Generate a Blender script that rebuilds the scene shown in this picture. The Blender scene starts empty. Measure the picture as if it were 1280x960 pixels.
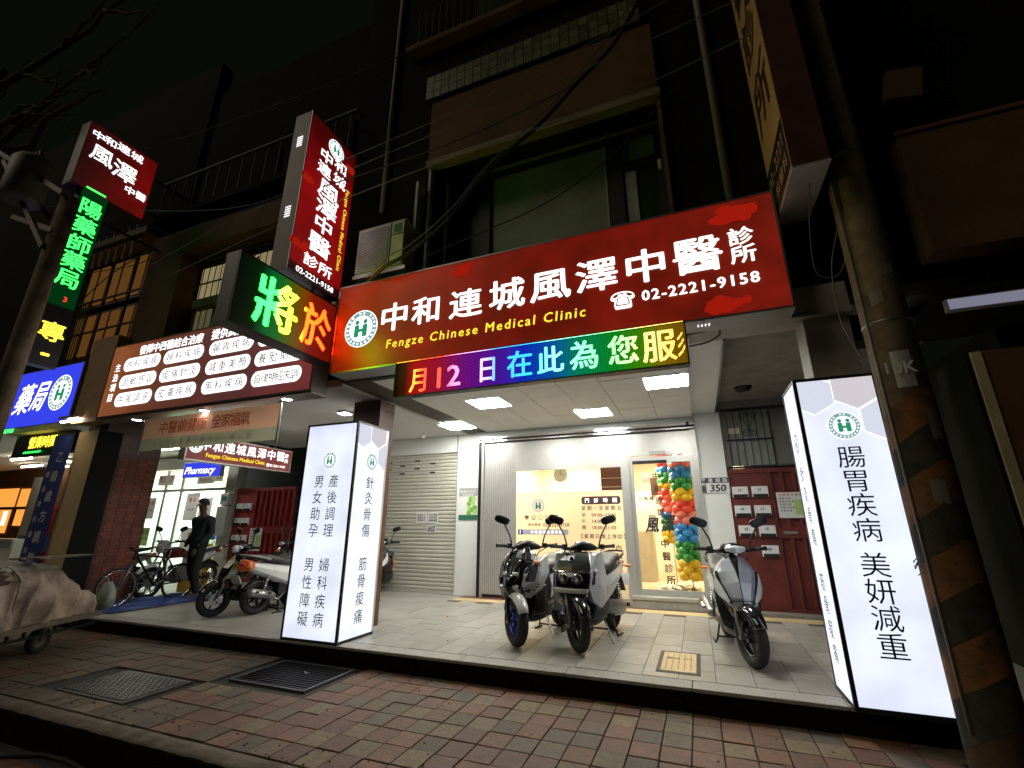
import bpy, math, random
from mathutils import Vector, Matrix
random.seed(7)
sc = bpy.context.scene
COL = sc.collection
PI = math.pi
R = math.radians

# ---------------------------------------------------------------- camera
cd = bpy.data.cameras.new('camera'); cam = bpy.data.objects.new('camera', cd); COL.objects.link(cam)
cd.sensor_width = 36.0; cd.lens = 36.0 * 566.0 / 1280.0; cd.clip_start = 0.05; cd.clip_end = 500
cam.location = (0, 0, 1.4); cam.rotation_euler = (R(90 + 17.2), 0, R(21.4))
sc.camera = cam
# ---------------------------------------------------------------- night sky
w = bpy.data.worlds.new('World'); sc.world = w; w.use_nodes = True
nt = w.node_tree
bg = nt.nodes['Background']
sky = nt.nodes.new('ShaderNodeTexSky'); sky.sky_type = 'NISHITA'; sky.sun_disc = False
sky.sun_elevation = R(-4); sky.sun_rotation = R(200); sky.air_density = 1.2; sky.dust_density = 3.0
mixw = nt.nodes.new('ShaderNodeMix'); mixw.data_type = 'RGBA'; mixw.inputs[0].default_value = 0.985
nt.links.new(sky.outputs[0], mixw.inputs[6]); mixw.inputs[7].default_value = (0.045, 0.055, 0.03, 1)   # city sky glow
nt.links.new(mixw.outputs[2], bg.inputs['Color'])
bg.inputs['Strength'].default_value = 0.05
sd = bpy.data.lights.new('fill_sun', 'SUN'); so = bpy.data.objects.new('fill_sun', sd); COL.objects.link(so)
sd.energy = 0.32; sd.angle = R(25); sd.color = (1.0, .86, .66)          # added warm fill over facade and pavement, no lamp stands there
so.rotation_euler = Vector((.62, .52, -.60)).to_track_quat('-Z', 'Y').to_euler()
# ---------------------------------------------------------------- view
sc.view_settings.view_transform = 'Standard'; sc.view_settings.look = 'None'
sc.view_settings.exposure = 0.3; sc.view_settings.gamma = 1.0
sc.cycles.use_denoising = True
sc.cycles.max_bounces = 6; sc.cycles.diffuse_bounces = 4; sc.cycles.glossy_bounces = 3
sc.cycles.sample_clamp_indirect = 4.0
sc.cycles.use_light_tree = True

# ================================================================ materials
MATS = {}
def mat(name, col, rough=0.6, metal=0.0, var=0.0, vscale=4.0, bump=0.0, bscale=40.0, rnd=0.0, spec=0.5, col2=None,
        coat=0.0, trans=0.0):
    if name in MATS: return MATS[name]
    m = bpy.data.materials.new(name); m.use_nodes = True; MATS[name] = m
    n = m.node_tree; p = n.nodes['Principled BSDF']
    p.inputs['Roughness'].default_value = rough; p.inputs['Metallic'].default_value = metal
    p.inputs['Specular IOR Level'].default_value = spec
    p.inputs['Coat Weight'].default_value = coat
    p.inputs['Base Color'].default_value = (*col, 1)
    if trans: p.inputs['Transmission Weight'].default_value = trans
    tc = n.nodes.new('ShaderNodeTexCoord')
    if var or rnd or col2:
        nz = n.nodes.new('ShaderNodeTexNoise'); nz.inputs['Scale'].default_value = vscale
        nz.inputs['Detail'].default_value = 6; nz.inputs['Roughness'].default_value = 0.65
        geo = n.nodes.new('ShaderNodeNewGeometry')
        n.links.new(geo.outputs['Position'], nz.inputs['Vector'])
        src = nz.outputs['Fac']
        mx = n.nodes.new('ShaderNodeMix'); mx.data_type = 'RGBA'
        c2 = col2 if col2 else tuple(c * (1 - var) for c in col)
        ramp = n.nodes.new('ShaderNodeMapRange'); ramp.inputs[1].default_value = 0.35; ramp.inputs[2].default_value = 0.65
        n.links.new(src, ramp.inputs[0]); n.links.new(ramp.outputs[0], mx.inputs[0])
        mx.inputs[6].default_value = (*col, 1); mx.inputs[7].default_value = (*c2, 1)
        out = mx.outputs[2]
        if rnd:
            oi = n.nodes.new('ShaderNodeObjectInfo'); hs = n.nodes.new('ShaderNodeHueSaturation')
            mr = n.nodes.new('ShaderNodeMapRange'); mr.inputs[3].default_value = 1 - rnd; mr.inputs[4].default_value = 1 + rnd
            n.links.new(oi.outputs['Random'], mr.inputs[0]); n.links.new(mr.outputs[0], hs.inputs['Value'])
            n.links.new(out, hs.inputs['Color']); out = hs.outputs[0]
        n.links.new(out, p.inputs['Base Color'])
    if bump:
        nb = n.nodes.new('ShaderNodeTexNoise'); nb.inputs['Scale'].default_value = bscale; nb.inputs['Detail'].default_value = 5
        geo2 = n.nodes.new('ShaderNodeNewGeometry'); n.links.new(geo2.outputs['Position'], nb.inputs['Vector'])
        bp = n.nodes.new('ShaderNodeBump'); bp.inputs['Strength'].default_value = bump; bp.inputs['Distance'].default_value = 0.01
        n.links.new(nb.outputs['Fac'], bp.inputs['Height']); n.links.new(bp.outputs[0], p.inputs['Normal'])
    return m

def emis(name, col, strength, sample=True, base=0.0, gloss=0.0):
    if name in MATS: return MATS[name]
    m = bpy.data.materials.new(name); m.use_nodes = True; MATS[name] = m
    p = m.node_tree.nodes['Principled BSDF']
    p.inputs['Base Color'].default_value = (*[c * base for c in col], 1)
    p.inputs['Roughness'].default_value = 0.35
    p.inputs['Specular IOR Level'].default_value = gloss
    p.inputs['Emission Color'].default_value = (*col, 1); p.inputs['Emission Strength'].default_value = strength
    m.cycles.emission_sampling = 'AUTO' if sample else 'NONE'
    return m

def backlit(name, stops, strength, axis=0, lo=0.0, hi=1.0, noise=0.0, base=0.03, sample=True, dots=0.0, gloss=0.12, falloff=None):
    """backlit film or LED screen: colour runs along a local axis of the object"""
    m = bpy.data.materials.new(name); m.use_nodes = True; MATS[name] = m
    n = m.node_tree; p = n.nodes['Principled BSDF']
    tc = n.nodes.new('ShaderNodeTexCoord'); sx = n.nodes.new('ShaderNodeSeparateXYZ')
    n.links.new(tc.outputs['Object'], sx.inputs[0])
    mr = n.nodes.new('ShaderNodeMapRange'); mr.inputs[1].default_value = lo; mr.inputs[2].default_value = hi
    n.links.new(sx.outputs[axis], mr.inputs[0])
    cr = n.nodes.new('ShaderNodeValToRGB'); n.links.new(mr.outputs[0], cr.inputs[0])
    e = cr.color_ramp.elements
    while len(e) > 1: e.remove(e[-1])
    for i, (t, c) in enumerate(stops):
        el = e[0] if i == 0 else e.new(t)
        el.position = t; el.color = (*c, 1)
    out = cr.outputs[0]
    sval = None
    if noise:
        nz = n.nodes.new('ShaderNodeTexNoise'); nz.inputs['Scale'].default_value = 2.2; nz.inputs['Detail'].default_value = 2
        n.links.new(tc.outputs['Object'], nz.inputs['Vector'])
        m2 = n.nodes.new('ShaderNodeMapRange'); m2.inputs[1].default_value = .3; m2.inputs[2].default_value = .7
        m2.inputs[3].default_value = strength * (1 - noise); m2.inputs[4].default_value = strength * (1 + noise)
        n.links.new(nz.outputs['Fac'], m2.inputs[0]); sval = m2.outputs[0]
    if dots:
        # diode grid with the given pitch
        prod = None
        for ax in (0, 1, 2):
            if ax == (1 if axis == 0 else 0): continue
            a = n.nodes.new('ShaderNodeMath'); a.operation = 'MULTIPLY'; a.inputs[1].default_value = 2 * PI / dots
            n.links.new(sx.outputs[ax], a.inputs[0])
            s = n.nodes.new('ShaderNodeMath'); s.operation = 'SINE'; n.links.new(a.outputs[0], s.inputs[0])
            r = n.nodes.new('ShaderNodeMapRange'); r.inputs[1].default_value = -0.7; r.inputs[2].default_value = 0.3
            r.inputs[3].default_value = 0.35
            n.links.new(s.outputs[0], r.inputs[0])
            if prod is None: prod = r.outputs[0]
            else:
                q = n.nodes.new('ShaderNodeMath'); q.operation = 'MULTIPLY'
                n.links.new(prod, q.inputs[0]); n.links.new(r.outputs[0], q.inputs[1]); prod = q.outputs[0]
        q = n.nodes.new('ShaderNodeMath'); q.operation = 'MULTIPLY'; n.links.new(prod, q.inputs[0])
        q.inputs[1].default_value = strength
        if sval: n.links.new(sval, q.inputs[1])
        sval = q.outputs[0]
    n.links.new(out, p.inputs['Emission Color'])
    p.inputs['Emission Strength'].default_value = strength
    if sval: n.links.new(sval, p.inputs['Emission Strength'])
    bc = base if isinstance(base, tuple) else (base,) * 3
    p.inputs['Base Color'].default_value = (*bc, 1); p.inputs['Roughness'].default_value = 0.3
    p.inputs['Specular IOR Level'].default_value = gloss
    m.cycles.emission_sampling = 'AUTO' if sample else 'NONE'
    return m

# plain surfaces
mat('ceiling_white', (.82, .83, .80), .7, var=.06, vscale=3, rnd=.03)
mat('wall_white', (.76, .79, .75), .45, var=.07, vscale=2)
mat('frame_silver', (.60, .60, .56), .35, .55, var=.08, vscale=6)
mat('dark_metal', (.03, .03, .03), .4, .6)
mat('black_plastic', (.012, .012, .013), .45)
mat('black_gloss', (.01, .01, .012), .12, coat=.6)
mat('rubber', (.014, .014, .014), .75, bump=.3, bscale=120)
mat('chrome', (.75, .75, .76), .15, 1.0)
mat('steel', (.38, .37, .35), .38, .9, var=.2)
mat('shutter', (.60, .59, .50), .45, .15, var=.14, vscale=2.5)
mat('paint_red', (.30, .022, .018), .5, var=.3, vscale=5, bump=.1)
mat('paint_rust', (.17, .024, .016), .55, var=.45, vscale=4, bump=.15)
mat('concrete', (.25, .24, .21), .85, var=.35, vscale=2.5, bump=.5, bscale=60)
mat('kerb_face_shaded', (.014, .010, .008), .95, spec=.05, var=.5, vscale=5, bump=.7, bscale=50)  # near-black colour puts the shade on the street side into the kerb
mat('granite', (.42, .40, .36), .65, col2=(.20, .19, .17), vscale=90, bump=.2, bscale=150)
mat('floor_concrete', (.36, .35, .31), .5, var=.25, vscale=1.8, bump=.12, bscale=80)
mat('platform_tile', (.36, .345, .305), .34, var=.22, vscale=5, rnd=.14, bump=.08, bscale=70)
mat('tile_joint', (.10, .09, .075), .9)
mat('paver_red', (.165, .070, .033), .62, col2=(.10, .052, .030), vscale=14, rnd=.2, bump=.7, bscale=60)
mat('paver_grey', (.13, .090, .050), .66, col2=(.085, .068, .048), vscale=12, rnd=.22, bump=.8, bscale=60)
mat('paver_ochre', (.18, .12, .06), .66, col2=(.10, .075, .045), vscale=16, rnd=.25, bump=.7, bscale=60)
mat('mortar', (.055, .05, .04), .95, var=.4, vscale=10, bump=.5)
mat('asphalt', (.075, .073, .075), .85, var=.35, vscale=8, bump=.8, bscale=120)
mat('cast_iron', (.12, .115, .11), .5, .6, var=.4, vscale=9, bump=.3, bscale=80)
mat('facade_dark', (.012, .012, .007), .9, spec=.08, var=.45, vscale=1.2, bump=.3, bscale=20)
mat('facade_brown', (.14, .075, .04), .8, spec=.15, var=.35, vscale=1.6, bump=.25, bscale=25)
mat('facade_cream', (.20, .16, .08), .75, var=.35, vscale=2.2, bump=.2)
mat('tile_green', (.13, .135, .075), .35, var=.3, vscale=6, rnd=.35)
mat('column_brown', (.10, .035, .022), .45, var=.35, vscale=3)
mat('brick_tile', (.24, .065, .035), .6, var=.35, vscale=6, rnd=.25, bump=.3)
mat('column_cream', (.68, .52, .27), .55, var=.2, vscale=2)
mat('window_glass', (.030, .040, .022), .30, spec=.4, var=.3, vscale=1.2)
mat('frosted_pane', (.27, .275, .20), .5, spec=.3, var=.3, vscale=1.5)
mat('window_frame', (.035, .032, .028), .5, .3)
mat('old_white', (.42, .42, .36), .6, var=.3, vscale=6)
mat('ac_cream', (.50, .48, .36), .55, var=.2, vscale=7)
mat('cable', (.02, .018, .015), .7)
mat('cable_grey', (.16, .14, .11), .6)
mat('pole_concrete', (.27, .20, .125), .9, spec=.2, var=.55, vscale=3.5, bump=.4, bscale=40)
mat('stripe_yellow', (.23, .095, .03), .75, spec=.2, col2=(.07, .045, .025), vscale=7, bump=.4)
mat('stripe_black', (.020, .024, .020), .8, spec=.2, col2=(.06, .05, .035), vscale=7, bump=.4)
mat('paper', (.75, .75, .72), .7, var=.05)
mat('sign_back', (.06, .05, .045), .5, .2, var=.3)
mat('board_blue', (.03, .06, .30), .5, var=.2)
mat('sign_grey', (.42, .42, .40), .45, .3, var=.1)
mat('beige_board', (.52, .33, .14), .6, var=.18, vscale=4)
mat('ink', (.012, .012, .014), .6)
mat('ink_brown', (.05, .018, .008), .6)
mat('ink_green', (.02, .14, .08), .6)
mat('ink_blue', (.03, .05, .35), .6)
mat('ink_white', (.8, .8, .8), .6)
mat('ink_red', (.45, .05, .03), .6)
mat('ink_orange', (.60, .12, .03), .6)
# vehicles
mat('paint_silver', (.66, .67, .69), .32, .15, coat=.7, var=.12, vscale=9, bump=.02, bscale=30)
mat('paint_white', (.74, .74, .73), .25, .0, coat=.8, var=.12, vscale=9, bump=.02, bscale=30)
mat('paint_graphite', (.045, .048, .05), .25, .3, coat=.8)
mat('paint_blue_grey', (.46, .49, .55), .28, .25, coat=.8, var=.12, vscale=9, bump=.02, bscale=30)
mat('paint_orange', (.65, .13, .02), .3, coat=.6)
mat('rim_blue', (.03, .07, .35), .3, .6)
mat('seat_vinyl', (.05, .052, .05), .5, bump=.15, bscale=150)
mat('lens_clear', (.80, .82, .84), .10, .1, coat=1.0)
mat('lens_dark', (.03, .03, .035), .05, .2, coat=1.0)
mat('lens_amber', (.85, .25, .02), .15, coat=.8)
mat('lens_red', (.55, .02, .02), .15, coat=.8)
mat('fork_grey', (.25, .25, .26), .35, .8)
# figure
mat('skin', (.075, .042, .028), .55)
mat('hair', (.012, .010, .009), .6)
mat('jacket', (.007, .014, .016), .8, bump=.3, bscale=30)
mat('trousers', (.010, .011, .009), .85, bump=.3, bscale=30)
mat('sandal', (.06, .05, .025), .7)
mat('tarp_beige', (.56, .42, .32), .55, col2=(.20, .14, .10), vscale=3.2, bump=1.0, bscale=9)
mat('tarp_dark', (.12, .06, .04), .8, var=.4, vscale=3, bump=.5, bscale=18)
mat('tarp_blue', (.03, .07, .28), .6, var=.4, vscale=6, bump=.4, bscale=20)
mat('wood_old', (.22, .17, .11), .8, var=.4, vscale=12, bump=.4, bscale=30)
mat('bag_green', (.30, .36, .28), .4, var=.25, vscale=12, bump=.4, bscale=30)
mat('yellow_plastic', (.75, .45, .02), .45)
mat('pharmacy_wall', (.70, .76, .68), .6)
mat('room_wall', (.86, .78, .62), .7)
mat('room_floor', (.62, .50, .34), .45, var=.1)
mat('cabinet_brown', (.14, .05, .035), .5)
mat('hole_black', (.004, .004, .004), .9)
def glassmat(name, tint=(.9, .93, .9), alpha=.9):
    m = bpy.data.materials.new(name); m.use_nodes = True; n = m.node_tree; MATS[name] = m
    n.nodes.remove(n.nodes['Principled BSDF'])
    t = n.nodes.new('ShaderNodeBsdfTransparent'); t.inputs[0].default_value = (*tint, 1)
    g = n.nodes.new('ShaderNodeBsdfGlossy'); g.inputs['Roughness'].default_value = .03
    mx = n.nodes.new('ShaderNodeMixShader'); lw = n.nodes.new('ShaderNodeLayerWeight'); lw.inputs[0].default_value = .5
    pw = n.nodes.new('ShaderNodeMath'); pw.operation = 'POWER'; pw.inputs[1].default_value = 5; n.links.new(lw.outputs['Facing'], pw.inputs[0])
    ad = n.nodes.new('ShaderNodeMath'); ad.operation = 'MULTIPLY_ADD'; ad.inputs[1].default_value = .5; ad.inputs[2].default_value = .025
    n.links.new(pw.outputs[0], ad.inputs[0]); n.links.new(ad.outputs[0], mx.inputs[0]); n.links.new(t.outputs[0], mx.inputs[1]); n.links.new(g.outputs[0], mx.inputs[2])
    n.links.new(mx.outputs[0], n.nodes['Material Output'].inputs[0]); return m
glassmat('clear_glass')
def filmmat(name, tint, tr):
    m = bpy.data.materials.new(name); m.use_nodes = True; n = m.node_tree; MATS[name] = m
    n.nodes.remove(n.nodes['Principled BSDF'])
    t = n.nodes.new('ShaderNodeBsdfTransparent'); t.inputs[0].default_value = (*tint, 1)
    tl = n.nodes.new('ShaderNodeBsdfTranslucent'); tl.inputs[0].default_value = (*tint, 1)
    d = n.nodes.new('ShaderNodeBsdfDiffuse'); d.inputs[0].default_value = (*[c * .8 for c in tint], 1)
    a = n.nodes.new('ShaderNodeMixShader'); a.inputs[0].default_value = .3
    n.links.new(tl.outputs[0], a.inputs[1]); n.links.new(d.outputs[0], a.inputs[2])
    b = n.nodes.new('ShaderNodeMixShader'); b.inputs[0].default_value = tr
    n.links.new(a.outputs[0], b.inputs[1]); n.links.new(t.outputs[0], b.inputs[2])
    n.links.new(b.outputs[0], n.nodes['Material Output'].inputs[0]); return m
filmmat('frosted_film', (1.0, .94, .80), .14)
filmmat('banner_pink', (.95, .55, .36), .0)
filmmat('banner_ink', (.85, .16, .02), .0)
filmmat('banner_green', (.50, .52, .34), .0)
# lights and lit signs
emis('panel_light', (1.0, .98, .92), 46.0)
emis('room_light', (1.0, .88, .66), 55.0)
emis('pharmacy_light', (.86, 1.0, .90), 20.0)
emis('down_light', (1.0, .97, .90), 48.0)
emis('tube_light', (1.0, .86, .62), 24.0)
emis('letters_white', (1.0, .97, .97), 1.6, False)
emis('letters_yellow', (1.0, .72, .04), 1.15, False)

emis('hex_beige', (.66, .62, .66), .80, False)
emis('hex_grey', (.66, .68, .78), .86, False)
emis('hex_line', (.93, .93, 1.0), 1.1, False)
emis('film_blue', (.035, .05, .72), .95)
emis('logo_green', (.02, .30, .14), .8, False)
emis('logo_ring', (.22, .40, .42), .8, False)
emis('cloud_red', (.27, .008, .003), 1.0, False)
emis('vent_lit', (1, .95, .95), 1.0, False)
emis('orange_window', (1.0, .36, .06), .9)
emis('white_poster_lit', (1, .95, .75), 1.0, False)

backlit('film_white', [(0, (.74, .79, .97)), (.12, (.84, .88, 1.0)), (.5, (.80, .86, 1.0)), (.9, (.82, .87, 1.0)), (1, (.70, .75, .93))], .84, 2, .03, 2.72, noise=.12, base=.3)
# ================================================================ mesh building
class MB:
    def __init__(s): s.v = []; s.f = []; s.m = []; s.cur = 0
    def mi(s, i): s.cur = i; return s
    def add(s, vs, fs):
        o = len(s.v); s.v += [tuple(v) for v in vs]; s.f += [tuple(i + o for i in f) for f in fs]; s.m += [s.cur] * len(fs); return s
    def box(s, x0, x1, y0, y1, z0, z1):
        return s.add([(x0, y0, z0), (x1, y0, z0), (x1, y1, z0), (x0, y1, z0), (x0, y0, z1), (x1, y0, z1), (x1, y1, z1), (x0, y1, z1)],
                     [(0, 3, 2, 1), (4, 5, 6, 7), (0, 1, 5, 4), (1, 2, 6, 5), (2, 3, 7, 6), (3, 0, 4, 7)])
    def quad(s, a, b, c, d): return s.add([a, b, c, d], [(0, 1, 2, 3)])
    def tube(s, pts, r, n=8, cap=True):
        pts = [Vector(p) for p in pts]; rs = r if isinstance(r, (list, tuple)) else [r] * len(pts)
        vs = []; fs = []; up = None
        for i, p in enumerate(pts):
            d = (pts[min(i + 1, len(pts) - 1)] - pts[max(i - 1, 0)])
            d = d.normalized() if d.length > 1e-9 else Vector((0, 0, 1))
            if up is None:
                up = d.cross(Vector((0, 0, 1)) if abs(d.z) < .9 else Vector((1, 0, 0))).normalized()
            up = (up - d * up.dot(d)).normalized(); q = d.cross(up)
            for k in range(n):
                a = 2 * PI * k / n; vs.append(p + (up * math.cos(a) + q * math.sin(a)) * rs[i])
        for i in range(len(pts) - 1):
            for k in range(n):
                a, b = i * n + k, i * n + (k + 1) % n; fs.append((a, b, b + n, a + n))
        if cap: fs.append(tuple(range(n - 1, -1, -1))); fs.append(tuple(range((len(pts) - 1) * n, len(pts) * n)))
        return s.add(vs, fs)
    def torus(s, c, axis, R0, r, n=32, k=8, sx=1.0):
        """ring round axis (unit vec); sx widens the section along the axis"""
        c = Vector(c); ax = Vector(axis).normalized()
        u = ax.cross(Vector((0, 0, 1)) if abs(ax.z) < .9 else Vector((1, 0, 0))).normalized(); v = ax.cross(u)
        vs = []; fs = []
        for i in range(n):
            a = 2 * PI * i / n; d = u * math.cos(a) + v * math.sin(a)
            for j in range(k):
                b = 2 * PI * j / k; vs.append(c + d * (R0 + r * math.cos(b)) + ax * r * sx * math.sin(b))
        for i in range(n):
            for j in range(k):
                a = i * k + j; b = i * k + (j + 1) % k; a2 = ((i + 1) % n) * k + j; b2 = ((i + 1) % n) * k + (j + 1) % k
                fs.append((a, b, b2, a2))
        return s.add(vs, fs)
    def disc(s, c, axis, r, t, n=24):
        c = Vector(c); ax = Vector(axis).normalized(); return s.tube([c - ax * t / 2, c + ax * t / 2], r, n)
    def lathe(s, prof, c=(0, 0, 0), n=20):
        vs = []; fs = []; L = len(prof)
        for k in range(n):
            a = 2 * PI * k / n
            for r, z in prof: vs.append((c[0] + r * math.cos(a), c[1] + r * math.sin(a), c[2] + z))
        for k in range(n):
            for i in range(L - 1):
                a = k * L + i; b = ((k + 1) % n) * L + i; fs.append((a, b, b + 1, a + 1))
        return s.add(vs, fs)
    def surf(s, P, nt, na, cap=True, a0=0., a1=2 * PI, t0=0., t1=1.):
        closed = abs((a1 - a0) - 2 * PI) < 1e-6; m = na if closed else na + 1
        vs = [P(t0 + (t1 - t0) * i / nt, a0 + (a1 - a0) * k / na) for i in range(nt + 1) for k in range(m)]; fs = []
        for i in range(nt):
            for k in range(na):
                a = i * m + k; b = i * m + (k + 1) % m; fs.append((a, b, b + m, a + m))
        if cap and closed: fs.append(tuple(range(m - 1, -1, -1))); fs.append(tuple(range(nt * m, (nt + 1) * m)))
        return s.add(vs, fs)
    def build(s, name, mats, parent=None, smooth=False, bevel=0, sub=0, loc=None, tf=None):
        me = bpy.data.meshes.new(name)
        vs = s.v if tf is None else [tuple(tf @ Vector(v)) for v in s.v]
        me.from_pydata(vs, [], s.f); me.validate(verbose=False)
        if not isinstance(mats, (list, tuple)): mats = [mats]
        for q in mats: me.materials.append(MATS[q] if isinstance(q, str) else q)
        if len(mats) > 1 and len(me.polygons) == len(s.m): me.polygons.foreach_set('material_index', s.m)
        if smooth: me.polygons.foreach_set('use_smooth', [True] * len(me.polygons))
        me.update()
        o = bpy.data.objects.new(name, me); COL.objects.link(o)
        if parent is not None: o.parent = parent
        if loc is not None: o.location = loc
        if bevel:
            b = o.modifiers.new('bevel', 'BEVEL'); b.width = bevel; b.segments = 2; b.limit_method = 'ANGLE'
        if sub:
            b = o.modifiers.new('sub', 'SUBSURF'); b.levels = sub; b.render_levels = sub
        return o

def thing(name, label, cat, loc=(0, 0, 0), rz=0, group=None):
    o = bpy.data.objects.new(name, None); COL.objects.link(o); o.location = loc; o.rotation_euler = (0, 0, rz)
    o.empty_display_size = .1
    o['label'] = label; o['category'] = cat
    if group: o['group'] = group
    return o
def tag(o, label, cat, group=None):
    o['label'] = label; o['category'] = cat
    if group: o['group'] = group
    return o
def struct(o): o['kind'] = 'structure'; return o
def stuff(o): o['kind'] = 'stuff'; return o
def boxo(name, b, m, parent=None, bevel=0): return MB().box(*b).build(name, m, parent, bevel=bevel)
def linkcopy(o, parent, loc=None):
    c = o.copy(); COL.objects.link(c); c.parent = parent
    if loc is not None: c.location = loc
    return c

# catmull-rom interpolation of stations (c, U, V, e): a closed superellipse section moved along a path
def stationsurf(st):
    N = len(st); arr = [(Vector(c), Vector(U), Vector(V), e) for c, U, V, e in st]
    def cr(a, b, c, d, t): return 0.5 * ((2 * b) + (c - a) * t + (2 * a - 5 * b + 4 * c - d) * t * t + (3 * b - a - 3 * c + d) * t * t * t)
    def P(t, th, off=0.0):
        x = min(max(t, 0), 1) * (N - 1); i = min(int(x), N - 2); f = x - i
        q = [arr[min(max(j, 0), N - 1)] for j in (i - 1, i, i + 1, i + 2)]
        c = cr(q[0][0], q[1][0], q[2][0], q[3][0], f); U = cr(q[0][1], q[1][1], q[2][1], q[3][1], f)
        V = cr(q[0][2], q[1][2], q[2][2], q[3][2], f); e = q[1][3] * (1 - f) + q[2][3] * f
        cs, sn = math.cos(th), math.sin(th)
        a = math.copysign(abs(cs) ** (2 / e), cs); b = math.copysign(abs(sn) ** (2 / e), sn)
        lu, lv = max(U.length, 1e-5), max(V.length, 1e-5)
        return c + U * a * (1 + off / lu) + V * b * (1 + off / lv)
    return P
def loft(name, st, m, parent, nt=14, na=24, sub=0):
    return MB().surf(stationsurf(st), nt, na).build(name, m, parent, smooth=True, sub=sub)
def panel(name, st, m, parent, t0, t1, lo, hi, off=.006, nt=10, na=8):
    """a body panel lying on a lofted body: angles lo(t)..hi(t), standing off by off"""
    P = stationsurf(st); b = MB(); vs = []; fs = []
    for o_, flip in ((off, 0), (off * .0, 1)):
        for i in range(nt + 1):
            t = t0 + (t1 - t0) * i / nt; u = i / nt; a, c = lo(u), hi(u)
            for k in range(na + 1): vs.append(P(t, a + (c - a) * k / na, o_))
    m1 = na + 1; S = (nt + 1) * m1
    for i in range(nt):
        for k in range(na):
            a = i * m1 + k; fs.append((a, a + 1, a + 1 + m1, a + m1)); fs.append((S + a, S + a + m1, S + a + 1 + m1, S + a + 1))
    for k in range(na): fs.append((k, S + k, S + k + 1, k + 1)); a = nt * m1 + k; fs.append((a, a + 1, S + a + 1, S + a))
    for i in range(nt):
        a = i * m1; fs.append((a, a + m1, S + a + m1, S + a)); a = i * m1 + na; fs.append((a, S + a, S + a + m1, a + m1))
    b.add(vs, fs); return b.build(name, m, parent, smooth=True)

# ================================================================ lettering
GC = {}
def glyph(ch, bold=0.0, space=1.0):
    k = (ch, bold, space)
    if k in GC: return GC[k]
    c = bpy.data.curves.new('glyph', 'FONT'); c.body = ch; c.resolution_u = 2; c.space_character = space
    o = bpy.data.objects.new('glyph', c); COL.objects.link(o)
    bpy.context.view_layer.update()
    me = bpy.data.meshes.new_from_object(o.evaluated_get(bpy.context.evaluated_depsgraph_get()))
    vs = [(v.co.x, v.co.y) for v in me.vertices]; fs = [tuple(p.vertices) for p in me.polygons]
    bpy.data.objects.remove(o); bpy.data.curves.remove(c); bpy.data.meshes.remove(me)
    GC[k] = (vs, fs); return GC[k]
def face3(face, u, v, d):
    return {'F': (u, -d, v), 'R': (d, u, v), 'L': (-d, -u, v), 'U': (u, v, d)}[face]
def letters(name, items, m, parent, face='F', d=.004, bold=.012, depth=0.0, loc=(0, 0, 0), space=1.0):
    """items: (text, u, v, height[, width factor, rotation, slant]); every text is centred on (u, v)"""
    b = MB()
    for it in items:
        txt, cu, cv, h = it[:4]; wf = it[4] if len(it) > 4 else 1.0; rot = it[5] if len(it) > 5 else 0.0; sl = it[6] if len(it) > 6 else 0.0
        vs, fs = glyph(txt, 0, space)
        if not vs: continue
        xs = [p[0] for p in vs]
        cx = (min(xs) + max(xs)) / 2
        cjk = ord(txt[0]) > 0x2e00
        if cjk and len(txt) == 1: cx = .5
        y0 = .38 if cjk else .365
        k = h / (.92 if cjk else .73)
        e = bold
        shifts = [(0, 0)] if e < .008 else [(-e, 0), (e, 0), (0, e * .6), (0, -e * .6)]
        for q, (ox, oy) in enumerate(shifts):
            pts = []
            for x, y in vs:
                a = (x + ox - cx) * k * wf + (y - y0) * k * sl; c = (y + oy - y0) * k
                if rot: a, c = a * math.cos(rot) - c * math.sin(rot), a * math.sin(rot) + c * math.cos(rot)
                pts.append((a + cu, c + cv))
            b.add([face3(face, x, y, d + q * .00025) for x, y in pts], fs)
    return b.build(name, m, parent, loc=loc)
def rrect(b, face, cu, cv, wu, hv, r, d, n=6):
    pts = []
    for sx, sy, a0 in ((1, 1, 0), (-1, 1, PI / 2), (-1, -1, PI), (1, -1, 1.5 * PI)):
        for i in range(n + 1):
            a = a0 + PI / 2 * i / n; pts.append((cu + sx * (wu / 2 - r) + r * math.cos(a), cv + sy * (hv / 2 - r) + r * math.sin(a)))
    b.add([face3(face, x, y, d) for x, y in pts], [tuple(range(len(pts)))])
def circ(b, face, cu, cv, r, d, n=32, sq=1.0):
    b.add([face3(face, cu + r * sq * math.cos(2 * PI * i / n), cv + r * math.sin(2 * PI * i / n), d) for i in range(n)], [tuple(range(n))])
def logo(parent, face, cu, cv, r, d=.006, white='letters_white', ring='logo_ring', green='logo_green'):
    b = MB()
    b.mi(0); circ(b, face, cu, cv, r, d)
    b.mi(1); circ(b, face, cu, cv, r * .95, d + .0015)
    b.mi(0)
    for i in range(22):                                  # the small characters that run round the ring
        a = 2 * PI * i / 22
        if i in (4, 7): continue
        rrect(b, face, cu + r * .83 * math.cos(a), cv + r * .83 * math.sin(a), r * .11, r * .11, r * .03, d + .003, 2)
    circ(b, face, cu, cv, r * .70, d + .0035)
    b.mi(2)
    for s in (-1, 1):
        circ(b, face, cu + s * r * .25, cv + r * .36, r * .13, d + .005, 14)
        rrect(b, face, cu + s * r * .25, cv - r * .12, r * .30, r * .68, r * .10, d + .005, 4)
    rrect(b, face, cu, cv - r * .10, r * .4, r * .17, r * .02, d + .0055, 2)
    return b.build('emblem', [white, ring, green], parent)

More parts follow.
